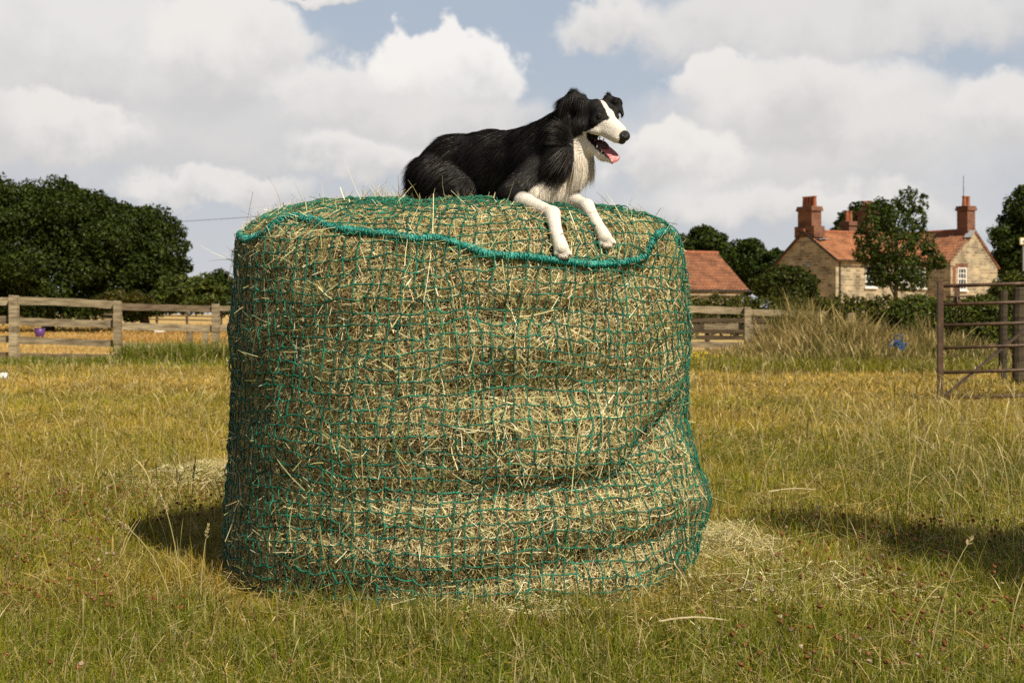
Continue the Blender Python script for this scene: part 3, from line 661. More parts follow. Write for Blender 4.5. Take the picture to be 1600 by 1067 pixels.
# ================================================================ ground
def ground_mat():
    m = bpy.data.materials.new('field_soil'); nt, out = nodes(m); L = nt.links.new
    ge = N(nt, 'ShaderNodeNewGeometry'); p = ge.outputs['Position']
    a = N(nt, 'ShaderNodeTexNoise'); a.inputs['Scale'].default_value = .55; a.inputs['Detail'].default_value = 7; L(p, a.inputs['Vector'])
    b = N(nt, 'ShaderNodeTexNoise'); b.inputs['Scale'].default_value = 9; b.inputs['Detail'].default_value = 6; L(p, b.inputs['Vector'])
    r1 = ramp(nt, [(.35, (.10, .085, .018)), (.5, (.20, .15, .04)), (.65, (.32, .225, .07))]); L(a.outputs[0], r1.inputs[0])
    r2 = ramp(nt, [(.3, (.45, .42, .38)), (.7, (1.1, 1.08, 1.0))]); L(b.outputs[0], r2.inputs[0])
    x = N(nt, 'ShaderNodeMix', data_type='RGBA', blend_type='MULTIPLY'); x.inputs[0].default_value = 1; L(r1.outputs[0], x.inputs[6]); L(r2.outputs[0], x.inputs[7])
    # the dry paddock beyond the left fence is bleached orange-tan
    sp = N(nt, 'ShaderNodeSeparateXYZ'); L(p, sp.inputs[0])
    far = N(nt, 'ShaderNodeMapRange', interpolation_type='SMOOTHSTEP'); far.inputs[1].default_value = 31; far.inputs[2].default_value = 37; L(sp.outputs[1], far.inputs[0])
    r3 = ramp(nt, [(.35, (.40, .265, .105)), (.55, (.50, .35, .15)), (.7, (.42, .33, .12))]); 
    mp = N(nt, 'ShaderNodeMapping'); mp.inputs['Scale'].default_value = (.03, .14, 1); L(p, mp.inputs[0]); c2 = N(nt, 'ShaderNodeTexNoise'); c2.inputs['Scale'].default_value = 1; c2.inputs['Detail'].default_value = 8; L(mp.outputs[0], c2.inputs['Vector']); L(c2.outputs[0], r3.inputs[0])
    y = N(nt, 'ShaderNodeMix', data_type='RGBA'); L(far.outputs[0], y.inputs[0]); L(x.outputs[2], y.inputs[6]); L(r3.outputs[0], y.inputs[7])
    d = N(nt, 'ShaderNodeBsdfDiffuse'); L(y.outputs[2], d.inputs[0])
    bp = N(nt, 'ShaderNodeBump'); bp.inputs['Strength'].default_value = .6; bp.inputs['Distance'].default_value = .05; L(b.outputs[0], bp.inputs['Height']); L(bp.outputs[0], d.inputs['Normal'])
    L(d.outputs[0], out.inputs[0]); return m
gx = np.concatenate([np.linspace(-1500, -40, 14), np.linspace(-36, 36, 145), np.linspace(40, 1500, 14)]); gy = np.concatenate([np.linspace(-30, 2, 9), np.linspace(2.4, 40, 150), np.linspace(44, 140, 30), np.linspace(170, 2500, 14)])
def gz(x, y):
    x = np.asarray(x, float); y = np.asarray(y, float)
    return .035*fbm(np.stack([x*.5, y*.5, x*0], -1), 2)*np.clip((30-y)/20, 0, 1)*np.clip((np.hypot(x+.2, y-5.75)-.6)/1.2, 0, 1)
GX, GY = np.meshgrid(gx, gy, indexing='ij'); gv = np.stack([GX, GY, gz(GX, GY)], -1).reshape(-1, 3)
i = np.arange(len(gx)-1)[:, None]; j = np.arange(len(gy)-1)[None]; k = len(gy)
gq = np.stack([i*k+j, (i+1)*k+j, (i+1)*k+j+1, i*k+j+1], -1).reshape(-1, 4)
tag(link('ground', make_mesh('ground', gv, gq, smooth=True), ground_mat()), kind='structure')
# ================================================================ grass
GR = np.array([.108, .158, .010]); YG = np.array([.265, .228, .016]); TN = np.array([.47, .320, .072]); DK = np.array([.06, .085, .018]); PALE = np.array([.55, .45, .20])
def greenness(x, y):
    """0 = bleached, 1 = green: patches, a green belt along the fence feet and a dry belt in front of it"""
    g = .50+.55*fbm(np.stack([x*.42, y*.30, x*0+5], -1), 3)+.30*fbm(np.stack([x*1.7, y*1.2, x*0+9], -1), 2)
    g = g-.42*np.exp(-((y-20.5)/5.5)**2)+.55*np.exp(-((y-28.6)/2.0)**2)+.22*np.exp(-((y-4.0)/1.0)**2)
    return np.clip(g+.16*np.exp(-((y-4.5)/3.0)**2), 0, 1)
def blades(x, y, hgt, wid, lean, colr, K=4, base=None):
    n = len(x); z = gz(x, y) if base is None else base
    a = rng.uniform(0, 2*math.pi, n); la = rng.uniform(0, 2*math.pi, n); ln = np.clip(np.abs(rng.normal(0, lean, n)), 0, 1.7)
    L_ = np.stack([np.cos(la)*ln, np.sin(la)*ln, np.zeros(n)], -1)
    t = np.linspace(0, 1, K)[None, :, None]; up = np.array([0, 0, 1.])
    Pn = np.stack([x, y, z-.01], -1)[:, None]+up*(t-.22*(ln[:, None, None]**1.2)*t**2)*hgt[:, None, None]+L_[:, None]*(t**1.8)*hgt[:, None, None]
    W = wid[:, None]*np.interp(np.linspace(0, 1, K), [0, .4, .8, 1], [.85, 1, .6, .08])[None]
    sd = np.stack([np.cos(a), np.sin(a), np.zeros(n)], -1)
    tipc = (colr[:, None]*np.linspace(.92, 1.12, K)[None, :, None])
    return ribbons(Pn, W, sd, tipc)
def gcol(x, y, n):
    g = np.clip(greenness(x, y)+rng.normal(0, .22, n), 0, 1)[:, None]
    c = np.where(g < .5, TN*(1-g*2)+YG*g*2, YG*(2-g*2)+GR*(g*2-1))
    c = c*(1+.55*fbm(np.stack([x*.9, y*.6, x*0+77], -1), 3))[:, None]; dead = rng.random(n) < .16; c[dead] = PALE*rng.uniform(.6, 1.05, (dead.sum(), 1))
    return c*rng.uniform(.7, 1.5, (n, 1))
def wedge(n, d0, d1, mg=.6, power=1.0):
    """points on the ground seen ahead between two distances (plus a margin each side)"""
    u = rng.random(n); y = (d0**power+u*(d1**power-d0**power))**(1/power); x = rng.uniform(-1, 1, n)*(y*.37+mg); return x, y
def not_under(x, y, r=.80): return np.hypot(x-BC[0], y-BC[1]) > r
parts = []
for (n, d0, d1, h0, hs, w0) in ((200000, 3.2, 6.2, .055, .040, .0015), (185000, 6.2, 10, .06, .04, .0021), (150000, 10, 17, .065, .04, .0038), (130000, 17, 33, .07, .045, .0075)):
    x, y = wedge(n, d0, d1, 1.5, 1.6); k = not_under(x, y); x, y = x[k], y[k]; n = len(x)
    cl = fbm(np.stack([x*3.2, y*3.2, x*0+2], -1), 2)       # tussocks
    h = (h0+hs*rng.normal(0, .6, n)+.055*np.clip(cl, -.2, 1))*rng.uniform(.5, 1.3, n); h = np.clip(h*(1-.84*(1-np.clip((np.hypot(x-BC[0], y-BC[1])-.98)/.6, 0, 1))*sstep(1.25, .85, np.abs(np.arctan2(x-BC[0], BC[1]-y))))*np.where((x > 4.6) & (np.abs(y-16.5) < 1.1), .45, 1), .012, .5)
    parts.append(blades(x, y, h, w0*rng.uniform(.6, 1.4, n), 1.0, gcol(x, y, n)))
for (n, d0, d1, ln_, w_) in ((26000, 3.4, 6.5, .020, .0010), (26000, 6.5, 12, .028, .0016), (16000, 12, 26, .05, .0035)):   # flattened dead thatch
    x, y = wedge(n, d0, d1, .8, 1.5); k = not_under(x, y); x, y = x[k], y[k]; n = len(x); p = np.stack([x, y, gz(x, y)+rng.uniform(.01, .06, n)], -1)
    e = np.repeat(np.eye(3)[None], n, 0); v, q, c = straw_strands(p, e[:, 0], e[:, 1], e[:, 2], rng.gamma(3, ln_, n)+.02, w_*rng.uniform(.6, 1.5, n), np.zeros(n), 4, .3)
    parts.append((v, q, np.repeat(np.where(rng.random((n, 1)) < .5, TN, PALE)*rng.uniform(.5, 1.1, (n, 1)), 8, 0)))
V, Q, C = hay_set(parts)
tag(link('meadow_grass', make_mesh('meadow_grass', V, Q, col=C), M_grass), 'short yellow green meadow grass with bleached patches all round the bale', 'grass', kind='stuff')
# lusher tufts: near edge of the field, foot of the bale and the belt along the fences
parts = []
def tufts(cnt, fx, fy, h, nb, w, green, sp=.05):
    cx, cy = fx(cnt), fy(cnt); x = np.repeat(cx, nb)+rng.normal(0, sp, cnt*nb); y = np.repeat(cy, nb)+rng.normal(0, sp, cnt*nb); k = not_under(x, y, .88); x, y = x[k], y[k]; n = len(x)
    c = (GR*green+YG*(1-green))*rng.uniform(.55, 1.3, (n, 1)); d = rng.random(n) < .18; c[d] = PALE*rng.uniform(.6, 1, (d.sum(), 1))
    parts.append(blades(x, y, h*rng.uniform(.35, 1.15, n), w*rng.uniform(.6, 1.3, n), .75, c, 5))
tufts(260, lambda n: rng.uniform(-1.9, .3, n), lambda n: 3.6+1.3*rng.random(n)**1.7, .13, 50, .0017, .7, .07)
tufts(150, lambda n: rng.uniform(.2, 1.9, n), lambda n: 3.6+1.9*rng.random(n)**1.5, .12, 40, .0017, .5, .08)
wx, wy = wedge(260, 3.9, 10, .3, 1.5); wk = not_under(wx, wy, 1.5) & ~((np.abs(wx+.2) < .9) & (wy < 5.4)); wx, wy = wx[wk], wy[wk]
tufts(len(wx)//2, lambda n: wx[:n], lambda n: wy[:n], .19, 34, .0019, .75, .05); tufts(len(wx)-len(wx)//2, lambda n: wx[-n:], lambda n: wy[-n:], .20, 26, .0018, .1, .06)
th = rng.uniform(-1.6, 1.6, 120); rr_ = rng.uniform(1.12, 1.4, 120)
tufts(120, lambda n: BC[0]+rr_*np.sin(th), lambda n: BC[1]-rr_*np.cos(th), .11, 14, .0015, .6, .05)
tufts(420, lambda n: rng.choice(rng.uniform(-14, -5.4, 30), n)+rng.normal(0, .35, n), lambda n: rng.normal(29.2, .7, n), .17, 20, .008, .8, .12)
tufts(150, lambda n: rng.choice(rng.uniform(-7.9, -5.9, 12), n)+rng.normal(0, .15, n), lambda n: rng.uniform(29.2, 30.4, n), .50, 18, .008, .75, .14)
tufts(900, lambda n: rng.uniform(3.2, 11.5, n), lambda n: rng.uniform(23.6, 27.5, n), .27, 18, .008, .36, .16)
V, Q, C = hay_set(parts)
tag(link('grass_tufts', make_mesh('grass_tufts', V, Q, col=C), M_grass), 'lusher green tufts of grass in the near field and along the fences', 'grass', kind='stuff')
# tall bleached grass in front of the hedge on the right
n = 40000
x = rng.uniform(4.2, 12.5, n); y = rng.uniform(25.5, 33, n)
rise = sstep(3.9, 6.8, x-.1*(y-28)); n1_ = fbm(np.stack([x*.8, y*.8, x*0], -1), 2)
h = (.28+1.06*rise)*np.clip(.8+.55*n1_, .35, 1.5)*rng.uniform(.55, 1.2, n)*np.interp(y, [25.5, 27.5, 33], [.35, .85, 1.05])*np.interp(x, [9.0, 10.6, 12.5], [1, .62, .5])*np.interp(x-.03*(y-27), [6.7, 7.1, 8.4, 9], [1, .72, .62, .42])
g = np.clip(.42+.7*n1_+.4*np.exp(-((y-26.3)/1.0)**2)+rng.normal(0, .22, n), 0, 1)[:, None]
c = np.where(g < .5, np.array([.40, .285, .095])*(1-2*g)+np.array([.235, .20, .045])*2*g, np.array([.235, .20, .045])*(2-2*g)+np.array([.085, .115, .016])*(2*g-1))*rng.uniform(.6, 1.2, (n, 1))
V, Q, C = blades(x, y, h, rng.uniform(.004, .010, n), .34, c, 5)
sets = [(V, Q, C)]
m = n//4; k = rng.choice(n, m); hx = h[k]*1.12; x2 = x[k]+rng.normal(0, .04, m); y2 = y[k]   # feathery heads
tl = rng.normal(0, .16, (m, 2)); t = np.linspace(0, 1, 6)[None, :, None]
Pn = np.stack([x2, y2, x2*0], -1)[:, None]+np.concatenate([tl, np.ones((m, 1))], 1)[:, None]*t*hx[:, None, None]+np.concatenate([tl, np.zeros((m, 1))], 1)[:, None]*t**3*hx[:, None, None]
Wd = np.interp(np.linspace(0, 1, 6), [0, .55, .75, .9, 1], [.003, .003, .011, .010, .002])[None]*rng.uniform(.6, 1.3, (m, 1))
sets.append(ribbons(Pn, Wd, unit(np.cross(rdir(m), np.array([0, 0, 1.]))), np.array([.46, .345, .14])*rng.uniform(.6, 1.1, (m, 1))))
V, Q, C = hay_set(sets)
tag(link('tall_grass', make_mesh('tall_grass', V, Q, col=C), M_grass), 'tall bleached seeding grass growing up in front of the hedge and rail fence on the right', 'tall grass', kind='stuff')
# dry grass of the paddock beyond the fence
n = 26000; y = rng.uniform(35.5, 100, n)**1; x = -y*rng.uniform(.14, .42, n); h = (.10+.16*sstep(78, 92, y))*rng.uniform(.5, 1.5, n)*(1+.7*fbm(np.stack([x*.15, y*.2, x*0], -1), 2))
V, Q, C = blades(x, y, np.clip(h, .03, .6), y*.00035*rng.uniform(.6, 1.4, n), .6, np.array([.52, .34, .10])*rng.uniform(.6, 1.2, (n, 1))*(1+np.array([.1, .25, .1])*fbm(np.stack([x*.12, y*.12, x*0+3], -1), 2)[:, None]), 3, np.zeros(n))
tag(link('dry_grass', make_mesh('dry_grass', V, Q, col=C), M_grass), 'sparse golden dry grass of the paddock beyond the left fence', 'grass', kind='stuff')
# seeding stalks across the field
sets = []
def stalks(x, y, h, w, head, c, lean=.22):
    n = len(x); tl = rng.normal(0, lean, (n, 2)); t = np.linspace(0, 1, 8)[None, :, None]
    Pn = np.stack([x, y, gz(x, y)], -1)[:, None]+np.concatenate([tl*.4, np.ones((n, 1))], 1)[:, None]*t*h[:, None, None]+np.concatenate([tl, -.3*np.linalg.norm(tl, axis=1)[:, None]], 1)[:, None]*t**3*h[:, None, None]
    Wd = np.interp(np.linspace(0, 1, 8), [0, .7, .78, .9, 1], [1, .8, head, head*.8, .2])[None]*w[:, None]
    s1 = unit(np.cross(rdir(n), np.array([0, 0, 1.]))); return ribbons(Pn, Wd, s1, c)
for (n, d0, d1, h0, w0) in ((420, 3.8, 6.5, .20, .0010), (1300, 6.5, 13, .24, .0016), (2200, 13, 27, .27, .003)):
    x, y = wedge(n, d0, d1, .5, 1.6); k = not_under(x, y, .95) & ~((np.abs(x+.2) < .9) & (y < 5.2) & (y > 4.2)); x, y = x[k], y[k]; n = len(x)
    sets.append(stalks(x, y, h0*rng.uniform(.5, 1.5, n), w0*rng.uniform(.7, 1.3, n), 2.6, np.where(rng.random((n, 1)) < .55, PALE*rng.uniform(.7, 1.1, (n, 1)), YG*rng.uniform(.7, 1.2, (n, 1)))))
x = rng.uniform(2.2, 5.2, 420); y = rng.uniform(7, 13, 420); k = x < y*.375; x, y = x[k], y[k]; n = len(x)
sets.append(stalks(x, y, rng.uniform(.2, .5, n), rng.uniform(.0012, .0022, n), 2.6, PALE*rng.uniform(.7, 1.1, (n, 1)), .25))
V, Q, C = hay_set(sets)
tag(link('seeding_stalks', make_mesh('seeding_stalks', V, Q, col=C), M_grass), 'thin pale seeding stalks scattered through the meadow grass', 'grass', kind='stuff')
# rusty clover heads
def clover():
    x1, y1 = wedge(1500, 3.8, 7.5, .2, 1.3); d = fbm(np.stack([x1*.9, y1*.9, x1*0+4], -1), 2); k = (d > -.1) & not_under(x1, y1, 1.25); x1, y1 = x1[k], y1[k]
    x2 = rng.uniform(-3.2, -.9, 900); y2 = rng.uniform(4.6, 8.5, 900); k = (fbm(np.stack([x2*1.6, y2*1.6, x2*0+8], -1), 2) > -.15) & (np.abs(x2) < y2*.4) & not_under(x2, y2, 1.35); x = np.r_[x1, x2[k]]; y = np.r_[y1, y2[k]]; n = len(x)
    z = gz(x, y)+rng.uniform(.05, .11, n); v, q, c = [], [], []; 
    base = MB().ball((0, 0, 0), 1, n=7, m=5); bv = base.v[0]; bq = base.q[0]; sc = rng.uniform(.005, .0088, n)
    vv = np.stack([x, y, z], -1)[:, None]+bv[None]*sc[:, None, None]*rng.uniform(.7, 1.3, (n, len(bv), 1))*np.array([1, 1, .8]); qq = (np.arange(n)[:, None, None]*len(bv)+bq[None]).reshape(-1, 4)
    cc = np.repeat(np.where(rng.random((n, 1)) < .85, np.array([[.26, .115, .04]]), np.array([[.42, .32, .22]]))*rng.uniform(.6, 1.3, (n, 1)), len(bv), 0)
    t = np.linspace(0, 1, 3)[None, :, None]; b0 = np.stack([x+rng.normal(0, .02, n), y+rng.normal(0, .02, n), gz(x, y)], -1); tp_ = np.stack([x, y, z], -1)
    return hay_set([(vv.reshape(-1, 3), qq, cc), ribbons(b0[:, None]*(1-t)+tp_[:, None]*t, np.full((n, 3), .0009), unit(rdir(n)*np.array([1, 1, .1])), np.repeat([[.16, .16, .04]], n, 0))])
V, Q, C = clover(); tag(link('clover_heads', make_mesh('clover_heads', V, Q, col=C), M_grass), 'small rust brown clover seed heads dotted through the near grass', 'clover', kind='stuff')
def ydots():
    n = 60; x = rng.normal(3.42, .16, n); y = rng.normal(25.6, .5, n); z = rng.uniform(.1, .34, n); base = MB().ball((0, 0, 0), 1, n=6, m=4); bv, bq = base.v[0], base.q[0]
    return (np.stack([x, y, z], -1)[:, None]+bv[None]*rng.uniform(.012, .022, (n, 1, 1))).reshape(-1, 3), (np.arange(n)[:, None, None]*len(bv)+bq[None]).reshape(-1, 4)
v, q = ydots(); tag(link('yellow_flowers', make_mesh('yellow_flowers', v, q, col=np.repeat([[.62, .50, .03]], len(v), 0)), M_grass), 'small patch of yellow wild flowers in the grass right of the bale', 'wild flowers', kind='stuff')
# individual stalks that stand out near the camera
def single(name, label, px, py, d, h, lean, head=.06):
    b = P(px, HZ+F*CH/d, d); b[2] = float(gz(b[0], b[1])); o = thing(name, label, 'grass stalk', b, 'tall single grass stalks near the bale')
    t = np.linspace(0, 1, 10)[:, None]; path = b+np.array([lean, .0, 1.])*t*h+np.array([lean, 0, -.1*abs(lean)])*t**3*h
    m = MB().tube(path, np.linspace(.0022, .0012, 10), 5, col=(.46, .39, .17)); m.build('stem', M_straw, o)
    e = path[-1]; dr = unit(path[-1]-path[-2]); m = MB()
    for i in range(46):
        tt = rng.random(); c = e-dr*head*(1-tt)*1.0; dv = unit(dr*1.2+rdir(1)[0]*.8); l_ = .016*(1-.6*tt)
        m.tube([c, c+dv*l_*.5, c+dv*l_], [.0007, .0018, .0003], 4, col=np.array([.55, .45, .24])*rng.uniform(.7, 1.15))
    m.build('seed_head', M_straw, o)
single('grass_stalk', 'upright pale grass stalk with plump seed head in the bale shadow', 285, 0, 5.0, .40, -.10, .085)
single('grass_stalk', 'pale grass stalk leaning left with drooping seed head beside the bale shadow', 268, 0, 5.05, .30, -.32, .06)
single('grass_stalk', 'tall dark stalk with narrow seed head between bale shadow and hay heap', 296, 0, 5.9, .42, .03, .10)
single('grass_stalk', 'long curved pale stalk in the right foreground grass', 1448, 0, 4.0, .40, .16, .03)
single('grass_stalk', 'straight green yellow stalk rising beside the lower left of the bale', 312, 0, 4.9, .30, .05, .05)
# loose hay on the ground
def heap(label, cx, cy, sx, sy, cnt, hz, lnm):
    th = rng.normal(0, 1, (cnt, 2)); x = cx+th[:, 0]*sx; y = cy+th[:, 1]*sy; k = not_under(x, y, .9) & (fbm(np.stack([x*5, y*4, x*0+cx], -1), 3) > -.12-.5*rng.random(cnt)); x, y = x[k], y[k]; n = len(x); e = np.exp(-.5*(((x-cx)/sx)**2+((y-cy)/sy)**2))
    p = np.stack([x, y, gz(x, y)+.03+hz*e*rng.random(n)], -1); Z = np.repeat([[0, 0, 1.]], n, 0); A = np.repeat([[1., 0, 0]], n, 0); B = np.repeat([[0, 1., 0]], n, 0)
    V, Q, C = straw_strands(p, A, B, Z, rng.gamma(3, lnm, n)+.02, rng.uniform(.0007, .0017, n), np.zeros(n), 5, .22)
    o = link('loose_hay', make_mesh('loose_hay', V-np.array([cx, cy, 0]), Q, col=np.clip(C*1.02, 0, .85)), M_straw, loc=(cx, cy, 0)); tag(o, label, 'loose hay', kind='stuff')
heap('heap of pale loose hay lying left of the bale behind its shadow', -1.62, 8.6, .40, .42, 4200, .10, .026)
heap('thin scatter of loose hay far left of the bale in the grass', -2.3, 8.0, .55, .5, 330, .03, .03)
heap('heap of loose hay on the grass against the right foot of the bale', .93, 6.1, .13, .33, 1900, .07, .028)
heap('loose hay strewn in front of the right foot of the bale', 1.0, 5.2, .30, .25, 1300, .03, .03)
heap('thin scatter of long loose hay stems on the grass far right of the bale', 1.75, 6.2, .5, .5, 160, .04, .045)
heap('loose hay strewn on the grass along the front foot of the bale', -.02, 4.72, .30, .05, 420, .015, .026)
def straw_bit(label, a, b, w=.0035):
    a, b = P(*a), P(*b); a[2] = gz(a[0], a[1])+.07; b[2] = gz(b[0], b[1])+.065; t = np.linspace(0, 1, 7)[:, None]; path = a*(1-t)+b*t+np.array([0, 0, .012])*np.sin(t*math.pi)
    m = MB().tube(path-a, np.linspace(w, w*.6, 7), 6, col=(.60, .50, .30)); o = m.build('straw_stem', M_straw); o.location = a; tag(o, label, 'straw', 'single straws lying on the grass')
def G_(px, py): return (px, py, F*CH/(py-HZ))
straw_bit('single thick pale straw lying on the grass right of the bale foot', G_(1046, 905), G_(1074, 945))
straw_bit('long pale straw lying flat in the right foreground grass', G_(1030, 1003), G_(1139, 1000))
straw_bit('curved straw lying above the loose hay right of the bale', G_(1200, 789), G_(1275, 784))
straw_bit('short pale straw leaning in the grass left of the bale shadow', G_(203, 757), G_(231, 738))
straw_bit('pale straw lying just above the bale shadow on the left', G_(314, 787), G_(335, 769))
# ================================================================ fences
def wcol(lo=.7, hi=1.15): return np.array([1, .97, .90])*rng.uniform(lo, hi)
def fence_post(o, x, y, h, w, name='post', z0=-.15, col=None):
    m = MB(); m.box((x, y, (h+z0)/2), (w/2, w/2, (h-z0)/2), col=wcol() if col is None else col, jit=.02); m.build(name, M_wood, o)
def rail(o, a, b, w, t=.045, col=None, sag=.0, name='rail'):
    a = np.asarray(a, float); b = np.asarray(b, float); m = MB(); d = unit(b-a); sd = unit(np.cross(d, [0, 0, 1.])); K = 9; tt = np.linspace(0, 1, K); c = wcol() if col is None else np.asarray(col, float)
    V = []
    for i, s in enumerate(tt):
        p = a*(1-s)+b*s-np.array([0, 0, sag*4*s*(1-s)]); hw = w/2*(1+.07*math.sin(i*2.1+a[0]*3)+rng.normal(0, .03))
        for sx, sz in ((-1, -1), (1, -1), (1, 1), (-1, 1)): V.append(p+sd*sx*t/2+np.array([0, 0, sz*hw]))
    q = [[i*4+j, i*4+(j+1) % 4, (i+1)*4+(j+1) % 4, (i+1)*4+j] for i in range(K-1) for j in range(4)]+[[0, 3, 2, 1], [(K-1)*4+j for j in range(4)]]
    m.add(V, q, c=c).build(name, M_wood, o)
fl = thing('rail_fence', 'weathered grey post and rail fence with wide boards along the left of the field', 'fence', P(184, 0, 31)*np.array([1, 1, 0]))
pd = {22: 31.0, 184: 31.6, 337: 33.2, -130: 31.0}
for px, (top, w) in {22: (462, 12.7), 184: (471, 11), 337: (475, 11), -130: (458, 12)}.items():
    d = pd[px]; q = P(px, top, d); fence_post(fl, q[0], q[1], q[2], w/F*d)
def bl(px0, y0, px1, y1, w, col=None, o=fl, dd=None, off=.10, sag=0.0):
    d0 = np.interp(px0, [-130, 22, 184, 337, 420], [31, 31, 31.6, 33.2, 34.2])+off; d1 = np.interp(px1, [-130, 22, 184, 337, 420], [31, 31, 31.6, 33.2, 34.2])+off
    rail(o, P(px0, y0, d0), P(px1, y1, d1), .86*w/F*d0, col=col, sag=sag)
dark = np.array([.5, .45, .42])
bl(-130, 470, 22, 471, 14); bl(20, 470, 186, 477, 14, wcol(.8, .9), sag=-.02); bl(182, 479, 338, 483, 12, dark); bl(336, 482, 420, 483, 9)
bl(-130, 498, 22, 500, 14, dark*1.2); bl(20, 502, 186, 506, 14, sag=.01); bl(190, 510, 336, 514, 13, sag=-.01); bl(336, 512, 420, 515, 11)
bl(-130, 528, 22, 530, 12); bl(20, 531, 186, 537, 12, wcol(.7, .8)); bl(184, 540, 338, 543, 11)
bl(-130, 554, 22, 555, 10, dark); bl(24, 556, 182, 558, 10, dark); bl(255, 555, 420, 556, 6, dark*.7)
for px in (296, 321): q = P(px, 518, 32.9); fence_post(fl, q[0], q[1], q[2], .12, 'short_upright', .0, wcol(.75, .85))
q = P(269, 544, 32.3); MB().box((q[0], q[1], q[2]-.09), (.20, .03, .09), col=wcol(1.2, 1.3)).build('pale_board', M_wood, fl)
fr = thing('rail_fence', 'pale post and rail fence half hidden by tall grass right of the bale', 'fence', P(1168, 0, 33)*np.array([1, 1, 0]))
for px, top, d in ((1168, 480, 33), (1010, 478, 33), (852, 477, 33), (694, 477, 33), (536, 477, 33), (420, 478, 33), (1330, 489, 33)): q = P(px, top, d); fence_post(fr, q[0], q[1], q[2], .15)
for (a, b, w, c) in (((420, 481), (694, 481), 11, wcol()), ((694, 481), (1010, 481), 11, wcol()), ((420, 509), (694, 508), 11, wcol()), ((694, 508), (1010, 507), 10, wcol()), ((420, 537), (1010, 537), 10, wcol()), ((1010, 481), (1166, 486), 11, wcol(1.05, 1.15)), ((1166, 488), (1290, 491), 10, wcol(1.05, 1.15)), ((1100, 510), (1158, 510), 9.5, wcol(.8, .9)), ((1170, 510), (1300, 514), 8, wcol(.8, .95)), ((1010, 507), (1100, 511), 9, dark*.6), ((1010, 537), (1155, 539), 10, wcol(.9, 1.0))):
    rail(fr, P(*a, 33.11), P(*b, 33.11), w/F*33, col=c)
fb = thing('rail_fence', 'thin wire and post fence across the dry paddock behind the board fence', 'fence', P(100, 0, 90)*np.array([1, 1, 0]))
for px in (52, 100, 149, 196, 245, 292, 340, 5, -40): q = P(px, 484, 90); fence_post(fb, q[0], q[1], q[2], .13, col=dark)
for y0, w, c in ((488, 2.2, dark), (494, 2.2, dark*.8), (514, 4, wcol(.9, 1))): rail(fb, P(-40, y0-1 if y0 < 500 else y0, 89.9), P(345, y0+7 if y0 < 500 else y0+9, 89.9), w/F*90, .06, c)
fd = thing('rail_fence', 'dark low fence behind the pale rail fence right of the bale', 'fence', P(1120, 0, 38)*np.array([1, 1, 0]))
for px in (1030, 1105, 1180): q = P(px, 496, 38); fence_post(fd, q[0], q[1], q[2], .12, col=dark*.6)
for y0 in (500, 517, 527): rail(fd, P(1020, y0, 37.9), P(1200, y0+1, 37.9), 7/F*38, col=dark*.5)
# ---- gate
M_iron = mat_plain('rusty_brown_paint', [(.3, (.050, .028, .016)), (.55, (.088, .050, .028)), (.72, (.15, .082, .042))], 9, .5, .4, .3, 60)
M_gal = mat_plain('worn_metal', [(.3, (.35, .33, .31)), (.7, (.55, .53, .5))], 20, .4, .6)
gd = 16.8; gt = thing('field_gate', 'brown tubular metal field gate with diagonal brace at the right edge of the field', 'gate', P(1469, 0, gd)*np.array([1, 1, 0]))
tilt = -.031
def GP(px, py, dy=0): 
    q = P(px, py+tilt*(px-1475), gd); q[1] += dy; return q
x1 = 1820
m = MB(); a = P(1469, 631, gd); b = P(1469, 440, gd); m.box((a+b)/2, (.031, .03, (b[2]-a[2])/2)); m.build('end_upright', M_iron, gt)
for py, r in ((447, .0215), (476, .0215), (508.5, .0205), (543.5, .0205), (582, .0205), (622, .0215)):
    MB().tube([GP(1471, py), GP(1600, py), GP(x1, py)], r, 12).build('rail', M_iron, gt, True)
MB().bar(GP(1478, 618, .028), GP(1650, 481, .028), .02, .065, (0, 1, 0)).build('brace', M_iron, gt)
m = MB(); m.box(GP(1495.5, 462.5), (.03, .008, .10)); m.build('latch_bracket', M_iron, gt)
MB().tube([GP(1478, 464, -.02), GP(1520, 464, -.02)], .011, 8).build('latch_bar', M_iron, gt, True)
MB().tube([GP(1495, 463, -.02), GP(1494, 472, -.035), GP(1496, 478, -.02)], .010, 8).build('latch_handle', M_iron, gt, True)
m = MB(); a = GP(1700, 441); b = GP(1700, 626); m.box((a+b)/2, (.025, .02, (a[2]-b[2])/2)); m.build('middle_upright', M_iron, gt)
m = MB(); a = GP(x1, 436); b = GP(x1, 628); m.box((a+b)/2, (.03, .03, (a[2]-b[2])/2)); m.build('hinge_upright', M_iron, gt)
for (px, top, d, w, lab) in ((1567, 453, 21, .13, 'slim grey wooden post behind the metal gate'), (1592, 449, 20, .19, 'thick dark wooden post behind the metal gate at the right edge')):
    q = P(px, top, d); o = MB().tube([(0, 0, -.2), (0, 0, q[2]*.5), (.01, 0, q[2]-.02), (.01, 0, q[2])], [w/2, w/2, w/2*.97, w/2*.85], 10, col=wcol(.2, .28)).build('wooden_post', M_wood); o.location = (q[0], q[1], 0); tag(o, lab, 'post')
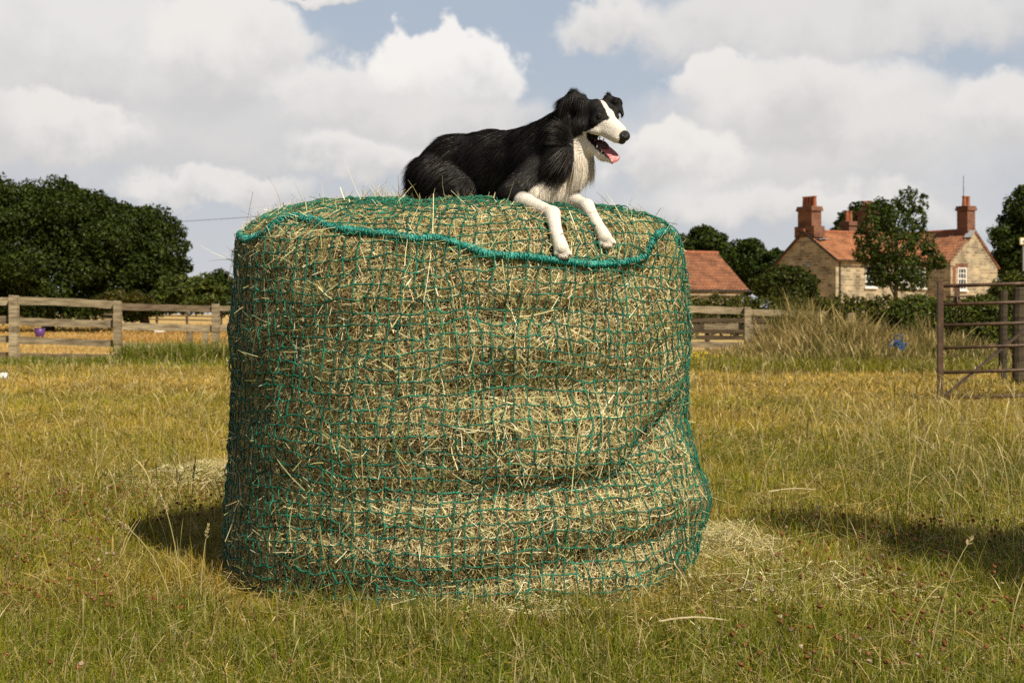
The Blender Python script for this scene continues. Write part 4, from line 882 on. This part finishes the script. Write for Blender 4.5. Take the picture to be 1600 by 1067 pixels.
# ================================================================ trees and bushes
LEAFC = np.array([(.032, .050, .010), (.046, .066, .012), (.065, .086, .015), (.090, .110, .020), (.024, .038, .009)])
def foliage(lobes, cnt, leaf, tint=(1, 1, 1), gap=.35, up=.25, seed=0):
    """leafy shell of several lobes: leaf clumps with holes between them"""
    Ls = np.array(lobes, float)
    if leaf > .1 and len(Ls) > 1:    # boughs: every lobe carries smaller leafy heads
        sub = [Ls*np.array([1, 1, 1, .84, .84, .84])]
        for l in Ls:
            m_ = 13; dd = rdir(m_); dd[:, 1] -= .25; dd = unit(dd); q = rng.uniform(.24, .42, (m_, 1))
            sub.append(np.hstack([l[:3]+dd*l[3:6]*(1.02-q*.55), np.repeat(np.mean(l[3:6])*q, 3, 1)*np.array([1.15, 1.1, .85])]))
        Ls = np.vstack(sub)
    area = (Ls[:, 3]*Ls[:, 4]+Ls[:, 3]*Ls[:, 5]+Ls[:, 4]*Ls[:, 5]); k = rng.choice(len(Ls), int(cnt*2.2), p=area/area.sum())
    d = rdir(len(k)); r = 1-np.abs(rng.normal(0, .22, len(k)))
    r = r*(1+.30*fbm(d*3.2+k[:, None]*7.7+seed, 3)+.14*fbm(d*9+k[:, None]*3.1+seed, 2)); p = Ls[k, :3]+d*Ls[k, 3:6]*r[:, None]
    sz = Ls[:, 3:6].mean(); nz = fbm(p*(1.9/max(sz, .3))*1.5+seed, 3); keep = nz > -gap
    p, d, k = p[keep][:cnt], d[keep][:cnt], k[keep][:cnt]; n = len(p)
    nr = unit(d*.7+rdir(n)*.8+np.array([0, 0, up])); a = unit(np.cross(nr, rdir(n))); b = np.cross(nr, a)
    s = leaf*rng.uniform(.55, 1.35, n); bend = nr*(s*.18)[:, None]
    V = np.stack([p-a*s[:, None], p-b*(s*.55)[:, None]+bend, p+a*s[:, None]-bend, p+b*(s*.55)[:, None]+bend], 1).reshape(-1, 3)
    c = LEAFC[rng.choice(5, n, p=[.22, .3, .24, .1, .14])]*np.array(tint)*rng.uniform(.75, 1.3, (n, 1)); 
    hue = fbm(p*(1.2/max(sz, .3))+50+seed, 2)[:, None]; c = c*(1+.35*hue)
    return V, np.arange(n*4).reshape(-1, 4), np.repeat(c, 4, 0)
def plant(name, label, cat, base, lobes, cnt, leaf, tint=(1, 1, 1), trunk=None, gap=.35, group=None, seed=0, crown='crown'):
    """lobes are offsets from the base in metres"""
    base = np.array([base[0], base[1], 0.]); o = thing(name, label, cat, base, group)
    V, Q, C = foliage(lobes, cnt, leaf, tint, gap, seed=seed)
    link(crown, make_mesh(crown, V, Q, col=C), M_leaf, o)
    if trunk:
        r, top = trunk; m = MB(); t = np.linspace(0, 1, 6)[:, None]
        path = base+np.array([0, 0, -.2])+np.array([0, 0, top+.2])*t+np.array([r*.5, r*.3, 0])*np.sin(t*5+seed); m.tube(path, np.linspace(r*1.15, r*.55, 6), 8)
        for i, l in enumerate(lobes[:9]):
            e = base+np.array(l[:3], float); s = path[2+(i % 4)]; mid = (s+e)/2+np.array([0, 0, -.12*np.linalg.norm(e-s)])*np.sign(e[2]-s[2]+.01); m.tube([s, mid, e, e+(e-mid)*.08], [r*.45, r*.32, r*.18, r*.12], 6)
        m.build('trunk', M_bark, o, True)
    return o
def lobe_px(base_d, items, bx):
    """lobe list from photo-sized measures: (px, py, half width px, half height px, depth offset, depth half)"""
    out = []
    for (px, py, rx, ry, dy, rd) in items:
        d = base_d+dy; q = P(px, py, d); out.append((q[0]-bx[0], dy, q[2], rx/F*d, rd, ry/F*d))
    return out
def ptree(name, label, cat, px, d, items, cnt, leaf, tint=(1, 1, 1), trunk=None, gap=.35, group=None, seed=0, crown='crown'):
    b = P(px, 0, d); return plant(name, label, cat, b, lobe_px(d, items, b), cnt, leaf, tint, trunk, gap, group, seed, crown)
gl = 'trees beyond the paddock'
dkt = (.70, .74, .60)
ptree('broadleaf_tree', 'huge dark round headed tree beyond the left board fence', 'tree', 70, 78, [(60, 345, 95, 62, 0, 2.6), (10, 375, 95, 90, -.5, 2.6), (110, 385, 90, 85, -.8, 2.6), (150, 400, 75, 70, .5, 2.5), (60, 425, 120, 55, -1.2, 2.6), (60, 470, 140, 26, -1.5, 1.2), (20, 325, 60, 42, .6, 2.2), (85, 320, 45, 34, .2, 1.8), (125, 335, 45, 34, .2, 1.8), (-40, 360, 60, 70, 0, 2)], 88000, .108, dkt, (.35, 4), .22, gl, 1)
ptree('broadleaf_tree', 'dark tree with rounded right hand side next to the huge one on the left', 'tree', 225, 81, [(195, 365, 62, 45, 0, 2.4), (225, 390, 72, 62, -.5, 2.4), (255, 400, 44, 50, -.3, 2), (205, 435, 85, 45, -.8, 2.2), (165, 400, 60, 60, .3, 2.2), (205, 468, 90, 24, -1.2, 1.0), (262, 430, 34, 34, .1, 1.6), (205, 345, 40, 26, .4, 1.6), (160, 338, 40, 30, .6, 1.6)], 58000, .108, dkt, (.28, 4), .22, gl, 2)
ptree('broadleaf_tree', 'dark tree top peeping over at the far left edge', 'tree', -30, 92, [(-20, 330, 38, 54, 0, 2), (-30, 390, 60, 70, 0, 2)], 9000, .19, dkt, (.3, 4), .6, gl, 3)
ptree('bush', 'low reddish brown bush under the dark trees on the left', 'bush', 195, 72, [(195, 470, 34, 16, 0, 1), (172, 474, 24, 12, .2, .8), (220, 475, 22, 12, 0, .8)], 6000, .11, (1.15, .78, .6), None, .8, None, 4, 'foliage')
ptree('bush', 'bright green spreading bush right of the dark trees on the left', 'bush', 290, 74, [(285, 458, 40, 24, 0, 1.3), (318, 452, 26, 22, .2, 1), (258, 468, 24, 16, -.2, .9), (300, 470, 40, 14, -.3, 1)], 9000, .12, (1.35, 1.25, 1.2), None, .75, None, 5, 'foliage')
ptree('young_tree', 'slender young tree close to the left side of the bale', 'tree', 345, 76, [(343, 440, 15, 26, 0, .6), (349, 460, 20, 18, 0, .7), (334, 458, 14, 20, .2, .6), (356, 450, 12, 22, 0, .6)], 3800, .11, (.85, .95, 1), (.06, 2), .3, None, 6)
gr_ = 'trees behind the farm outbuilding'
ptree('broadleaf_tree', 'dark tree behind the roof of the outbuilding, nearest the bale', 'tree', 1098, 112, [(1098, 385, 36, 28, 0, 2), (1080, 400, 34, 26, .2, 2), (1122, 400, 22, 24, 0, 1.6), (1100, 415, 44, 30, 0, 2), (1055, 392, 30, 24, 0, 1.6)], 15000, .16, (.78, .84, .72), (.25, 4), .55, gr_, 7)
ptree('broadleaf_tree', 'dark tree between the outbuilding and the stone house', 'tree', 1168, 116, [(1166, 402, 34, 26, 0, 2), (1150, 420, 26, 30, -.2, 1.8), (1196, 408, 30, 22, 0, 1.8), (1180, 430, 46, 30, -.4, 2), (1222, 414, 24, 20, .3, 1.6)], 18000, .16, (.78, .84, .72), (.25, 4), .5, gr_, 8)
ptree('bush', 'dark green spreading bush in front of the shaded gable of the house', 'bush', 1226, 70, [(1226, 440, 40, 27, 0, 1.3), (1205, 446, 28, 20, -.2, 1), (1252, 444, 26, 20, .1, 1), (1228, 458, 48, 14, -.2, 1.2)], 10000, .10, (.85, .80, .75), None, .7, None, 9, 'foliage')
ptree('broadleaf_tree', 'loose leafy young tree standing in front of the stone house', 'tree', 1400, 66, [(1398, 345, 30, 32, 0, .95), (1418, 315, 21, 22, .1, .6), (1432, 345, 16, 24, .2, .6), (1372, 330, 21, 22, 0, .6), (1362, 356, 20, 24, -.1, .7), (1395, 385, 46, 30, -.2, 1.2), (1355, 395, 22, 18, .1, .7), (1440, 380, 24, 20, 0, .8), (1400, 418, 52, 26, 0, 1.3), (1452, 405, 24, 16, .1, .7), (1372, 432, 22, 18, 0, .8), (1416, 438, 34, 18, -.1, .9), (1470, 412, 12, 9, 0, .35), (1442, 318, 9, 17, .1, .3), (1346, 372, 14, 15, 0, .4)], 10500, .085, (1.0, 1.05, 1.0), (.11, 4.6), .08, None, 10)
ptree('broadleaf_tree', 'dark tree showing behind the ridge of the house beside the twin pot chimney', 'tree', 1350, 128, [(1345, 345, 34, 26, 0, 2), (1318, 358, 16, 14, 0, 1.2), (1375, 345, 24, 28, 0, 1.5)], 5000, .2, (.7, .75, .7), (.25, 4), .45, gr_, 11)
ptree('broadleaf_tree', 'tall dark tree at the right edge behind the house', 'tree', 1605, 120, [(1600, 330, 36, 46, 0, 2.2), (1580, 375, 34, 36, 0, 2), (1612, 395, 60, 60, .2, 2.5), (1625, 330, 50, 60, 0, 2.5), (1572, 405, 24, 30, 0, 1.5), (1640, 400, 60, 80, 0, 2.5)], 30000, .17, (.78, .84, .72), (.3, 4), .5, gr_, 12)
ptree('bush', 'bushy growth at the right edge behind the gate posts', 'bush', 1592, 60, [(1590, 440, 30, 16, 0, .9), (1568, 458, 24, 16, -.2, .8), (1608, 462, 30, 24, 0, 1), (1545, 472, 34, 12, -.3, .8)], 7500, .09, (1.1, .95, .8), None, .6, None, 13, 'foliage')
ptree('ivy_bush', 'bright green rounded ivy bush below the young tree in front of the house', 'bush', 1440, 30.5, [(1436, 486, 42, 26, 0, .6), (1410, 500, 30, 28, -.1, .5), (1462, 498, 28, 28, .1, .5), (1440, 510, 55, 30, -.2, .7)], 12000, .04, (1.5, 1.35, 1.1), None, .7, None, 14, 'foliage')
ptree('hedge', 'green weedy hedge behind the metal gate on the right', 'hedge', 1530, 29, [(1500, 500, 45, 34, 0, .6), (1545, 498, 40, 34, 0, .6), (1590, 505, 44, 40, .1, .6), (1640, 500, 50, 42, .1, .6), (1540, 530, 70, 28, -.3, .6)], 15000, .042, (1.3, 1.15, .9), None, .7, None, 15, 'foliage')
ptree('hedge', 'clipped brown green hedge running behind the pale rail fence below the house', 'hedge', 1180, 44, [(700+38*i, 492+rng.normal(0, 1.5), 34, 32, 0, .6) for i in range(19)], 40000, .055, (1.3, 1.05, .85), None, .9, None, 16, 'foliage')
ptree('hedge', 'dark hedge line along the far side of the dry paddock', 'hedge', 150, 105, [(-60+44*i, 482+rng.normal(0, 3), 40, 11+rng.normal(0, 2), 0, 1) for i in range(28)], 24000, .16, (.9, .8, .6), None, .9, None, 17, 'foliage')
# unseen tree, added right of the frame only to cast shade on the grass
plant('broadleaf_tree', 'unseen small tree added out to the right of the bale to shade the grass', 'tree', (4.7, 2.55), [(-.3, .1, 4.1, .75, .62, .55), (-1.0, .95, 4.2, .42, .35, .35), (.5, -.3, 4.4, .8, .8, .6), (.1, -.3, 4.9, .7, .7, .4)], 4600, .045, (1.1, 1.1, 1), (.06, 4), .12, None, 18)
# ================================================================ house
def mat_masonry(name, mortar, c1, c2, bw, bh, rough_=.9, c3=(.3, .2, .1), off=.5, w=.02):
    m = bpy.data.materials.new(name); nt, out = nodes(m); L = nt.links.new
    at = N(nt, 'ShaderNodeAttribute'); at.attribute_name = 'uvw'
    nz = N(nt, 'ShaderNodeTexNoise'); nz.inputs['Scale'].default_value = 1.1; nz.inputs['Detail'].default_value = 6; L(at.outputs['Vector'], nz.inputs['Vector'])
    vo = N(nt, 'ShaderNodeTexNoise'); vo.inputs['Scale'].default_value = 4; L(at.outputs['Vector'], vo.inputs['Vector'])
    ad = N(nt, 'ShaderNodeVectorMath', operation='MULTIPLY_ADD'); ad.inputs[1].default_value = (.12, .05, 0); L(vo.outputs['Color'], ad.inputs[0]); L(at.outputs['Vector'], ad.inputs[2])
    b = N(nt, 'ShaderNodeTexBrick'); b.inputs['Scale'].default_value = 1; b.inputs['Brick Width'].default_value = bw; b.inputs['Row Height'].default_value = bh; b.inputs['Mortar Size'].default_value = w; b.offset = off
    b.inputs['Color1'].default_value = (*c1, 1); b.inputs['Color2'].default_value = (*c2, 1); b.inputs['Mortar'].default_value = (*mortar, 1); L(ad.outputs[0], b.inputs['Vector'])
    rp = ramp(nt, [(.35, (.62, .6, .58)), (.5, (1, 1, 1)), (.68, (1.25, 1.18, 1.05))]); L(nz.outputs[0], rp.inputs[0])
    x = N(nt, 'ShaderNodeMix', data_type='RGBA', blend_type='MULTIPLY'); x.inputs[0].default_value = 1; L(b.outputs[0], x.inputs[6]); L(rp.outputs[0], x.inputs[7])
    p = N(nt, 'ShaderNodeBsdfPrincipled'); p.inputs['Roughness'].default_value = rough_; p.inputs['Specular IOR Level'].default_value = .15; L(x.outputs[2], p.inputs['Base Color'])
    bp = N(nt, 'ShaderNodeBump'); bp.inputs['Strength'].default_value = .7; bp.inputs['Distance'].default_value = .03; L(b.outputs['Fac'], bp.inputs['Height']); bp.invert = True; L(bp.outputs[0], p.inputs['Normal'])
    L(p.outputs[0], out.inputs[0]); return m
def set_uvw(o, A, B, org):
    me = o.data; n = len(me.vertices); v = np.empty(n*3, np.float32); me.vertices.foreach_get('co', v); v = v.reshape(-1, 3)
    w = np.zeros((n, 3), np.float32); w[:, 0] = v@np.asarray(A); w[:, 1] = v@np.asarray(B)
    a = me.attributes.new('uvw', 'FLOAT_VECTOR', 'POINT'); a.data.foreach_set('vector', w.ravel())
M_stone = mat_masonry('limestone_rubble', (.42, .365, .275), (.44, .365, .25), (.20, .155, .10), .52, .21, w=.03)
M_brick = mat_masonry('red_brick', (.21, .145, .11), (.235, .10, .062), (.17, .072, .047), .23, .085, w=.01)
M_tile = mat_masonry('clay_pantile', (.16, .068, .04), (.37, .165, .085), (.27, .118, .06), .24, .32, off=0, w=.022)
M_oldtile = mat_masonry('old_clay_pantile', (.13, .058, .04), (.32, .145, .078), (.22, .098, .055), .24, .32, off=0, w=.022)
M_pot = mat_plain('clay_pot', [(.3, (.22, .075, .04)), (.7, (.36, .14, .07))], 3, .8, .2)
M_lead = mat_plain('lead_flashing', [(.3, (.22, .23, .24)), (.7, (.34, .35, .36))], 3, .6, .3)
M_white = mat_plain('white_painted_timber', [(.3, (.74, .73, .70)), (.7, (.84, .83, .80))], 4, .5, .3)
M_glass = mat_plain('window_glass', [(.3, (.02, .025, .03)), (.7, (.05, .06, .07))], 2, .08, .8)
M_dark = mat_plain('dark_gutter', [(.3, (.02, .018, .016)), (.7, (.045, .04, .035))], 3, .5, .3)
al = R_(35); a_ = np.array([math.cos(al), math.sin(al), 0]); n_ = np.array([math.sin(al), -math.cos(al), 0]); z_ = np.array([0, 0, 1.])
A0 = P(1306, 0, 100)*np.array([1, 1, 0])
def HL(s, t, z): return A0+a_*s+n_*t+z_*z
house = thing('stone_house', 'stone farmhouse with orange pantiled roofs and tall brick chimneys', 'house', A0)
def wallpoly(name, pts, thick_dir, mat, A, o, th=.3):
    """a wall of real thickness from an outline"""
    p = np.array(pts, float); k = len(p); q = p-np.asarray(thick_dir)*th; m = MB()
    t = [[0, i, i+1] for i in range(1, k-1)]; m.add(np.vstack([p, q]), [[i, (i+1) % k, k+(i+1) % k, k+i] for i in range(k)], t+[[k+a, k+c, k+b] for a, b, c in t])
    ob = m.build(name, mat, o); set_uvw(ob, A, z_, A0); return ob
def roofslab(name, p0, p1, p2, p3, mat, o, th=.12):
    """p0-p1 along the eave, p2-p3 along the ridge; pantile corrugation as real ripples"""
    p0, p1, p2, p3 = [np.asarray(x, float) for x in (p0, p1, p2, p3)]; W = np.linalg.norm(p1-p0); H_ = np.linalg.norm(p3-p0); nx = max(2, int(W/.06)); ny = max(2, int(H_/.32))*2
    nr = unit(np.cross(p1-p0, p3-p0)); nr = nr if nr[2] > 0 else -nr; u = np.linspace(0, 1, nx+1); v = np.linspace(0, 1, ny+1); Uu, Vv = np.meshgrid(u, v, indexing='ij')
    B = (p0*(1-Uu[..., None])+p1*Uu[..., None])*(1-Vv[..., None])+(p3*(1-Uu[..., None])+p2*Uu[..., None])*Vv[..., None]
    rip = .03*np.cos(Uu*W/.24*2*math.pi)+.03*((np.arange(ny+1) % 2)[None]*1.0)+.035*fbm(B*.5, 2); Tp = B+nr*rip[..., None]; m = MB(); k = ny+1
    i = np.arange(nx)[:, None]; j = np.arange(ny)[None]; q = np.stack([i*k+j, (i+1)*k+j, (i+1)*k+j+1, i*k+j+1], -1).reshape(-1, 4); m.add(Tp.reshape(-1, 3), q)
    dn = nr*-th; m.add([p0+dn, p1+dn, p2+dn, p3+dn], [[3, 2, 1, 0]]); m.add([p0-nr*.03, p1-nr*.03, p1+dn, p0+dn], [[0, 1, 2, 3]]); m.add([p0-nr*.03, p3-nr*.03, p3+dn, p0+dn], [[0, 3, 2, 1]]); m.add([p1-nr*.03, p2-nr*.03, p2+dn, p1+dn], [[0, 1, 2, 3]])
    ob = m.build(name, mat, o, False); set_uvw(ob, unit(p1-p0), unit(p3-p0), A0); return ob
WA, EA, RA = 6.0, 4.85, 6.85    # left block: depth, eave, ridge
wallpoly('gable_wall', [HL(0, 0, 0), HL(0, 0, EA), HL(0, -WA/2, RA), HL(0, -WA, EA-.3), HL(0, -WA, 0)], -a_, M_stone, n_, house)
wallpoly('front_wall', [HL(.3, 0, 0), HL(11, 0, 0), HL(11, 0, EA), HL(.3, 0, EA)], n_, M_stone, a_, house)
roofslab('roof', HL(-.12, .25, EA-.06), HL(11, .25, EA-.06), HL(11, -WA/2, RA+.1), HL(-.12, -WA/2, RA+.1), M_tile, house)
roofslab('roof', HL(-.12, -WA-.6, EA-.75), HL(11, -WA-.6, EA-.75), HL(11, -WA/2, RA+.1), HL(-.12, -WA/2, RA+.1), M_tile, house)
MB().tube([HL(-.14, -WA/2, RA+.14), HL(5, -WA/2, RA+.14), HL(11, -WA/2, RA+.14)], .13, 8).build('ridge_tiles', M_pot, house)
MB().tube([HL(-.1, .34, EA-.1), HL(9.9, .34, EA-.1)], .06, 6).build('gutter', M_dark, house)
MB().tube([HL(.35, .09, EA-.12), HL(.35, .09, .2)], .045, 6).build('downpipe', M_dark, house)
m = MB(); m.bar(HL(-.14, .26, EA-.10), HL(-.14, -WA/2, RA+.06), .08, .14); m.bar(HL(-.14, -WA-.6, EA-.79), HL(-.14, -WA/2, RA+.06), .08, .14); m.build('verge_board', M_dark, house)
q = HL(-.01, -2.0, 4.55); m = MB(); m.box(HL(-.03, -2.6, 4.5), (.05, .24, .14), [a_, n_, z_]); m.build('pale_stone', M_white if False else M_lead, house)
# right block: cross wing, gable to the front
S0, T0, WB, EB, RB = 10, 2.0, 5.5, 4.95, 7.1
bx = S0+WB/2
wallpoly('gable_wall', [HL(S0, T0, 0), HL(S0+WB, T0, 0), HL(S0+WB, T0, EB-.4), HL(bx, T0, RB), HL(S0, T0, EB)], n_, M_stone, a_, house)
wallpoly('side_wall', [HL(S0, T0-.3, 0), HL(S0, T0-.3, EB), HL(S0, -WA, EB), HL(S0, -WA, 0)], -a_, M_stone, n_, house)
wallpoly('side_wall', [HL(S0+WB, T0-.3, 0), HL(S0+WB, T0-.3, EB-.4), HL(S0+WB, -WA, EB-.4), HL(S0+WB, -WA, 0)], a_, M_stone, n_, house)
roofslab('roof', HL(S0-.25, T0+.08, EB-.12), HL(S0-.25, -WA, EB-.12), HL(bx, -WA, RB+.1), HL(bx, T0+.08, RB+.1), M_oldtile, house)
roofslab('roof', HL(S0+WB+.25, T0+.08, EB-.52), HL(S0+WB+.25, -WA, EB-.52), HL(bx, -WA, RB+.1), HL(bx, T0+.08, RB+.1), M_oldtile, house)
MB().tube([HL(bx, T0+.06, RB+.14), HL(bx, -2, RB+.14), HL(bx, -WA, RB+.14)], .13, 8).build('ridge_tiles', M_pot, house)
def chimney(name, s, t, z0, z1, ws, wt, pots, base=None, ph=.75):
    o = None; m = MB(); Ax = [a_, n_, z_]
    m.box(HL(s, t, (z0+z1)/2), (ws/2, wt/2, (z1-z0)/2), Ax); m.box(HL(s, t, z1-.16), (ws/2+.1, wt/2+.1, .09), Ax); m.box(HL(s, t, z1+.01), (ws/2+.06, wt/2+.06, .075), Ax)
    m.box(HL(s, t, z0+(z1-z0)*.28), (ws/2+.05, wt/2+.05, .05), Ax)
    if base: m.box(HL(s, t, (base[0]+base[1])/2), (base[2]/2, base[3]/2, (base[1]-base[0])/2), Ax)
    o = m.build(name, M_brick, house); set_uvw(o, unit(a_+n_), z_, A0)
    for ds, dt in pots:
        c = HL(s+ds, t+dt, z1+.08); MB().tube([c, c+z_*.1, c+z_*(ph-.08), c+z_*(ph-.08), c+z_*ph], [.19, .165, .14, .175, .17], 10).build('pot', M_pot, o, False)
    return o
chimney('chimney', .55, -WA/2, 6.3, 8.65, 1.0, 1.35, [(0, -.48), (0, -.16), (0, .16), (0, .48)], (6.5, 7.3, 1.1, 1.9))
chimney('chimney', 6.7, -WA/2, 6.3, 8.6, 1.0, 1.0, [(0, -.2), (0, .2)])
chimney('chimney', 10.3, -WA-2.0, 5.6, 8.2, .9, .9, [(-.2, 0), (.2, 0)], ph=.85)
c3 = chimney('chimney', bx, T0-.75, 6.3, 8.95, .9, .95, [(-.22, 0), (.22, 0)])
MB().tube([HL(bx-.3, T0-.75, 8.7), HL(bx-.3, T0-.75, 10.2), HL(bx-.3, T0-.75, 11.3)], [.035, .028, .02], 6).build('aerial', M_dark, house)
MB().bar(HL(bx-.8, T0+.02, RB-.45), HL(bx, T0-.2, RB+.2), .6, .05).build('flashing', M_lead, house); MB().bar(HL(0.1, -WA/2+1.1, RA-.52), HL(1.2, -WA/2+1.0, RA-.44), .5, .05).build('flashing', M_lead, house)
def window(org, A, nrm, w, h, nx, ny, label=None, sash=True):
    """org is the lower left corner on the wall face"""
    org = np.asarray(org, float); fr_ = MB(); Ax = [A, nrm, z_]; f = .085
    fr_.box(org+A*f/2+z_*h/2+nrm*.02, (f/2, .05, h/2), Ax); fr_.box(org+A*(w-f/2)+z_*h/2+nrm*.02, (f/2, .05, h/2), Ax); fr_.box(org+A*w/2+z_*(f/2)+nrm*.022, (w/2-f, .05, f/2), Ax); fr_.box(org+A*w/2+z_*(h-f/2)+nrm*.022, (w/2-f, .05, f/2), Ax)
    if sash: fr_.box(org+A*w/2+z_*h/2+nrm*.024, (w/2-f, .05, f*.45), Ax)
    for i in range(1, nx): fr_.box(org+A*(w*i/nx)+z_*h/2+nrm*.02, (.022, .03, h/2-f), Ax)
    for j in range(1, ny): 
        if not (sash and j*2 == ny): fr_.box(org+A*w/2+z_*(h*j/ny)+nrm*.018, (w/2-f, .03, .022), Ax)
    o = fr_.build('window', M_white, house)
    MB().box(org+A*w/2+z_*h/2+nrm*.008, (w/2-.02, .006, h/2-.02), Ax).build('pane', M_glass, o)
    MB().box(org+A*w/2-z_*.05+nrm*.06, (w/2+.1, .10, .045), Ax).build('sill', M_white, o)
    m = MB(); m.box(org+A*w/2+z_*(h+.16)+nrm*.015, (w/2+.2, .03, .15), Ax); lb = m.build('lintel', M_brick, o); set_uvw(lb, A, z_, A0)
    return o
window(HL(S0+.75, T0, 2.75), a_, n_, 1.0, 1.65, 3, 4)
for s in (3.0, 6.6, 8.4): window(HL(s, 0, 2.9), a_, n_, 1.15, 1.6, 2, 4)
m = MB(); m.box(HL(S0+.40, T0+.012, 3.6), (.16, .02, .9), [a_, n_, z_]); m.build('brick_patch', M_brick, house)
set_uvw(house.children[-1], a_, z_, A0)
# outbuilding
B0 = P(1168, 0, 80)*np.array([1, 1, 0]); be = R_(24); ab = np.array([math.cos(be), math.sin(be), 0]); nb = np.array([math.sin(be), -math.cos(be), 0])
def BL(s, t, z): return B0+ab*s+nb*t+z_*z
ob_ = thing('outbuilding', 'low farm outbuilding with a weathered orange pantile roof beside the bale', 'outbuilding', B0)
wallpoly('front_wall', [BL(-8.7, 0, 0), BL(-.3, 0, 0), BL(-.3, 0, 2.4), BL(-8.7, 0, 2.4)], nb, M_stone, ab, ob_)
wallpoly('gable_wall', [BL(-.3, -.3, 0), BL(-.3, -.3, 2.4), BL(-.3, -3.1, 4.3), BL(-.3, -6, 2.4), BL(-.3, -6, 0)], ab, M_stone, nb, ob_)
wallpoly('gable_wall', [BL(-8.7, -.3, 0), BL(-8.7, -.3, 2.4), BL(-8.7, -3.1, 4.3), BL(-8.7, -6, 2.4), BL(-8.7, -6, 0)], -ab, M_stone, nb, ob_)
roofslab('roof', BL(-9, .2, 2.36), BL(0, .2, 2.36), BL(0, -3.1, 4.5), BL(-9, -3.1, 4.5), M_oldtile, ob_)
roofslab('roof', BL(-9, -6.3, 2.36), BL(0, -6.3, 2.36), BL(0, -3.1, 4.5), BL(-9, -3.1, 4.5), M_oldtile, ob_)
MB().tube([BL(-9, -3.1, 4.53), BL(-4, -3.1, 4.53), BL(0, -3.1, 4.53)], .12, 8).build('ridge_tiles', M_pot, ob_)
MB().tube([BL(-9, .3, 2.28), BL(0, .3, 2.28)], .07, 6).build('gutter', M_dark, ob_)
# ================================================================ small things
up = thing('utility_pole', 'slim wooden utility pole showing just above the left shoulder of the bale', 'utility pole', P(425, 0, 125)*np.array([1, 1, 0]))
q = P(425, 328, 125); m = MB().tube([(q[0], q[1], 0), (q[0], q[1], q[2]*.6), (q[0], q[1], q[2])], [.2, .17, .14], 8, col=(.7, .65, .6)); m.build('pole', M_wood, up)
a, b = P(425, 337, 125), P(-900, 372, 140); MB().box(a+np.array([0, -.2, 0]), (.05, .06, .12)).build('insulator', M_lead, up)
t = np.linspace(0, 1, 60)[:, None]; w_ = a*(1-t)+b*t-np.array([0, 0, .9])*4*t*(1-t); o = MB().tube(w_-a, .022, 5).build('overhead_wire', M_dark); o.location = a; tag(o, 'thin overhead wire running left from the utility pole across the sky', 'wire')
b2 = P(62, 523, 60); bk = thing('feed_bucket', 'purple plastic feed bucket standing in the dry paddock', 'bucket', (b2[0], b2[1], 0))
M_purple = mat_plain('purple_plastic', [(.3, (.09, .035, .16)), (.7, (.13, .05, .22))], 5, .4, .4)
zz = CH+(HZ-523)/F*60; c = np.array([b2[0], b2[1], 0.]); hh = .40
m = MB(); m.tube([c, c+z_*hh*.5, c+z_*hh, c+z_*hh*.98, c+z_*.06], [.17, .195, .22, .20, .15], 18); m.build('tub', M_purple, bk, True)
m = MB(); an = np.linspace(0, 2*math.pi, 25); m.tube([c+np.array([.225*math.cos(x), .225*math.sin(x), hh]) for x in an], .012, 6); m.build('rim', M_purple, bk, True)
an = np.linspace(0, math.pi, 13); MB().tube([c+np.array([.225*math.cos(x), -.10*math.sin(x), hh-.12*math.sin(x)]) for x in an], .006, 6).build('handle', M_gal, bk, True)
p_ = P(250, 519, 70); o = thing('plastic_container', 'small white container lying in the dry paddock behind the fence', 'container', (p_[0], p_[1], 0)); c = np.array([p_[0], p_[1], 0.])
m = MB(); m.tube([c+[-.28, 0, .16], c+[-.2, 0, .18], c+[.1, 0, .2], c+[.24, 0, .22]], [.15, .16, .16, .09], 12); m.build('bottle', M_white, o, True); MB().tube([c+[.24, 0, .22], c+[.31, 0, .225]], .05, 10).build('cap', M_lead, o, True)
p_ = P(-12, 597, 21.2); p_[2] = .09; o = thing('jump_pole', 'white painted pole end lying on the grass at the far left edge', 'pole', p_); 
MB().tube([p_+[-2.2, .25, 0], p_+[.20, .0, 0]], .05, 12).build('shaft', M_white, o, True); MB().tube([p_+[.18, .0, 0], p_+[.215, -.004, 0]], .053, 12).build('end_cap', M_white, o, True)
M_blue = mat_plain('blue_twine', [(.3, (.012, .045, .14)), (.7, (.035, .12, .30))], 12, .5, .3)
p_ = P(1402, 540, 25.2); o = thing('blue_twine', 'tangled bundle of bright blue baler twine caught in the long grass', 'twine', (p_[0], p_[1], p_[2])); 
for k in range(7):
    m = MB(); c = p_+rng.normal(0, .06, 3); ph = rng.uniform(0, 6, 3); t = np.linspace(0, 1, 60)
    path = c+.58*np.stack([.15*np.sin(t*9+ph[0])*(.5+t*.5), .07*np.sin(t*7+ph[1]), .10*np.sin(t*11+ph[2])], -1); m.tube(path, .007, 6); m.build('strand', M_blue, o, True)
M_yel = mat_plain('yellow_border', [(.3, (.62, .47, .10)), (.7, (.70, .54, .14))], 3, .5, .3)
sp_ = P(1599.5, 377, 62); o = thing('sign_board', 'small white sign with yellow border high against the dark tree at the right edge', 'sign', (sp_[0], sp_[1], 0))
MB().tube([(sp_[0]+.02, sp_[1]+.08, 0), (sp_[0]+.02, sp_[1]+.08, sp_[2]+.1)], .05, 8).build('post', M_lead, o)
MB().box(sp_, (.17, .025, .15)).build('border', M_yel, o); MB().box(sp_-[0, .03, 0], (.14, .008, .12)).build('face', M_white, o)
m = MB(); m.bar(sp_+[.06, -.042, .08], sp_+[-.06, -.042, 0], .012, .04, (0, 1, 0)); m.bar(sp_+[.06, -.042, -.08], sp_+[-.06, -.045, 0], .012, .04, (0, 1, 0)); m.build('chevron', M_dark, o)
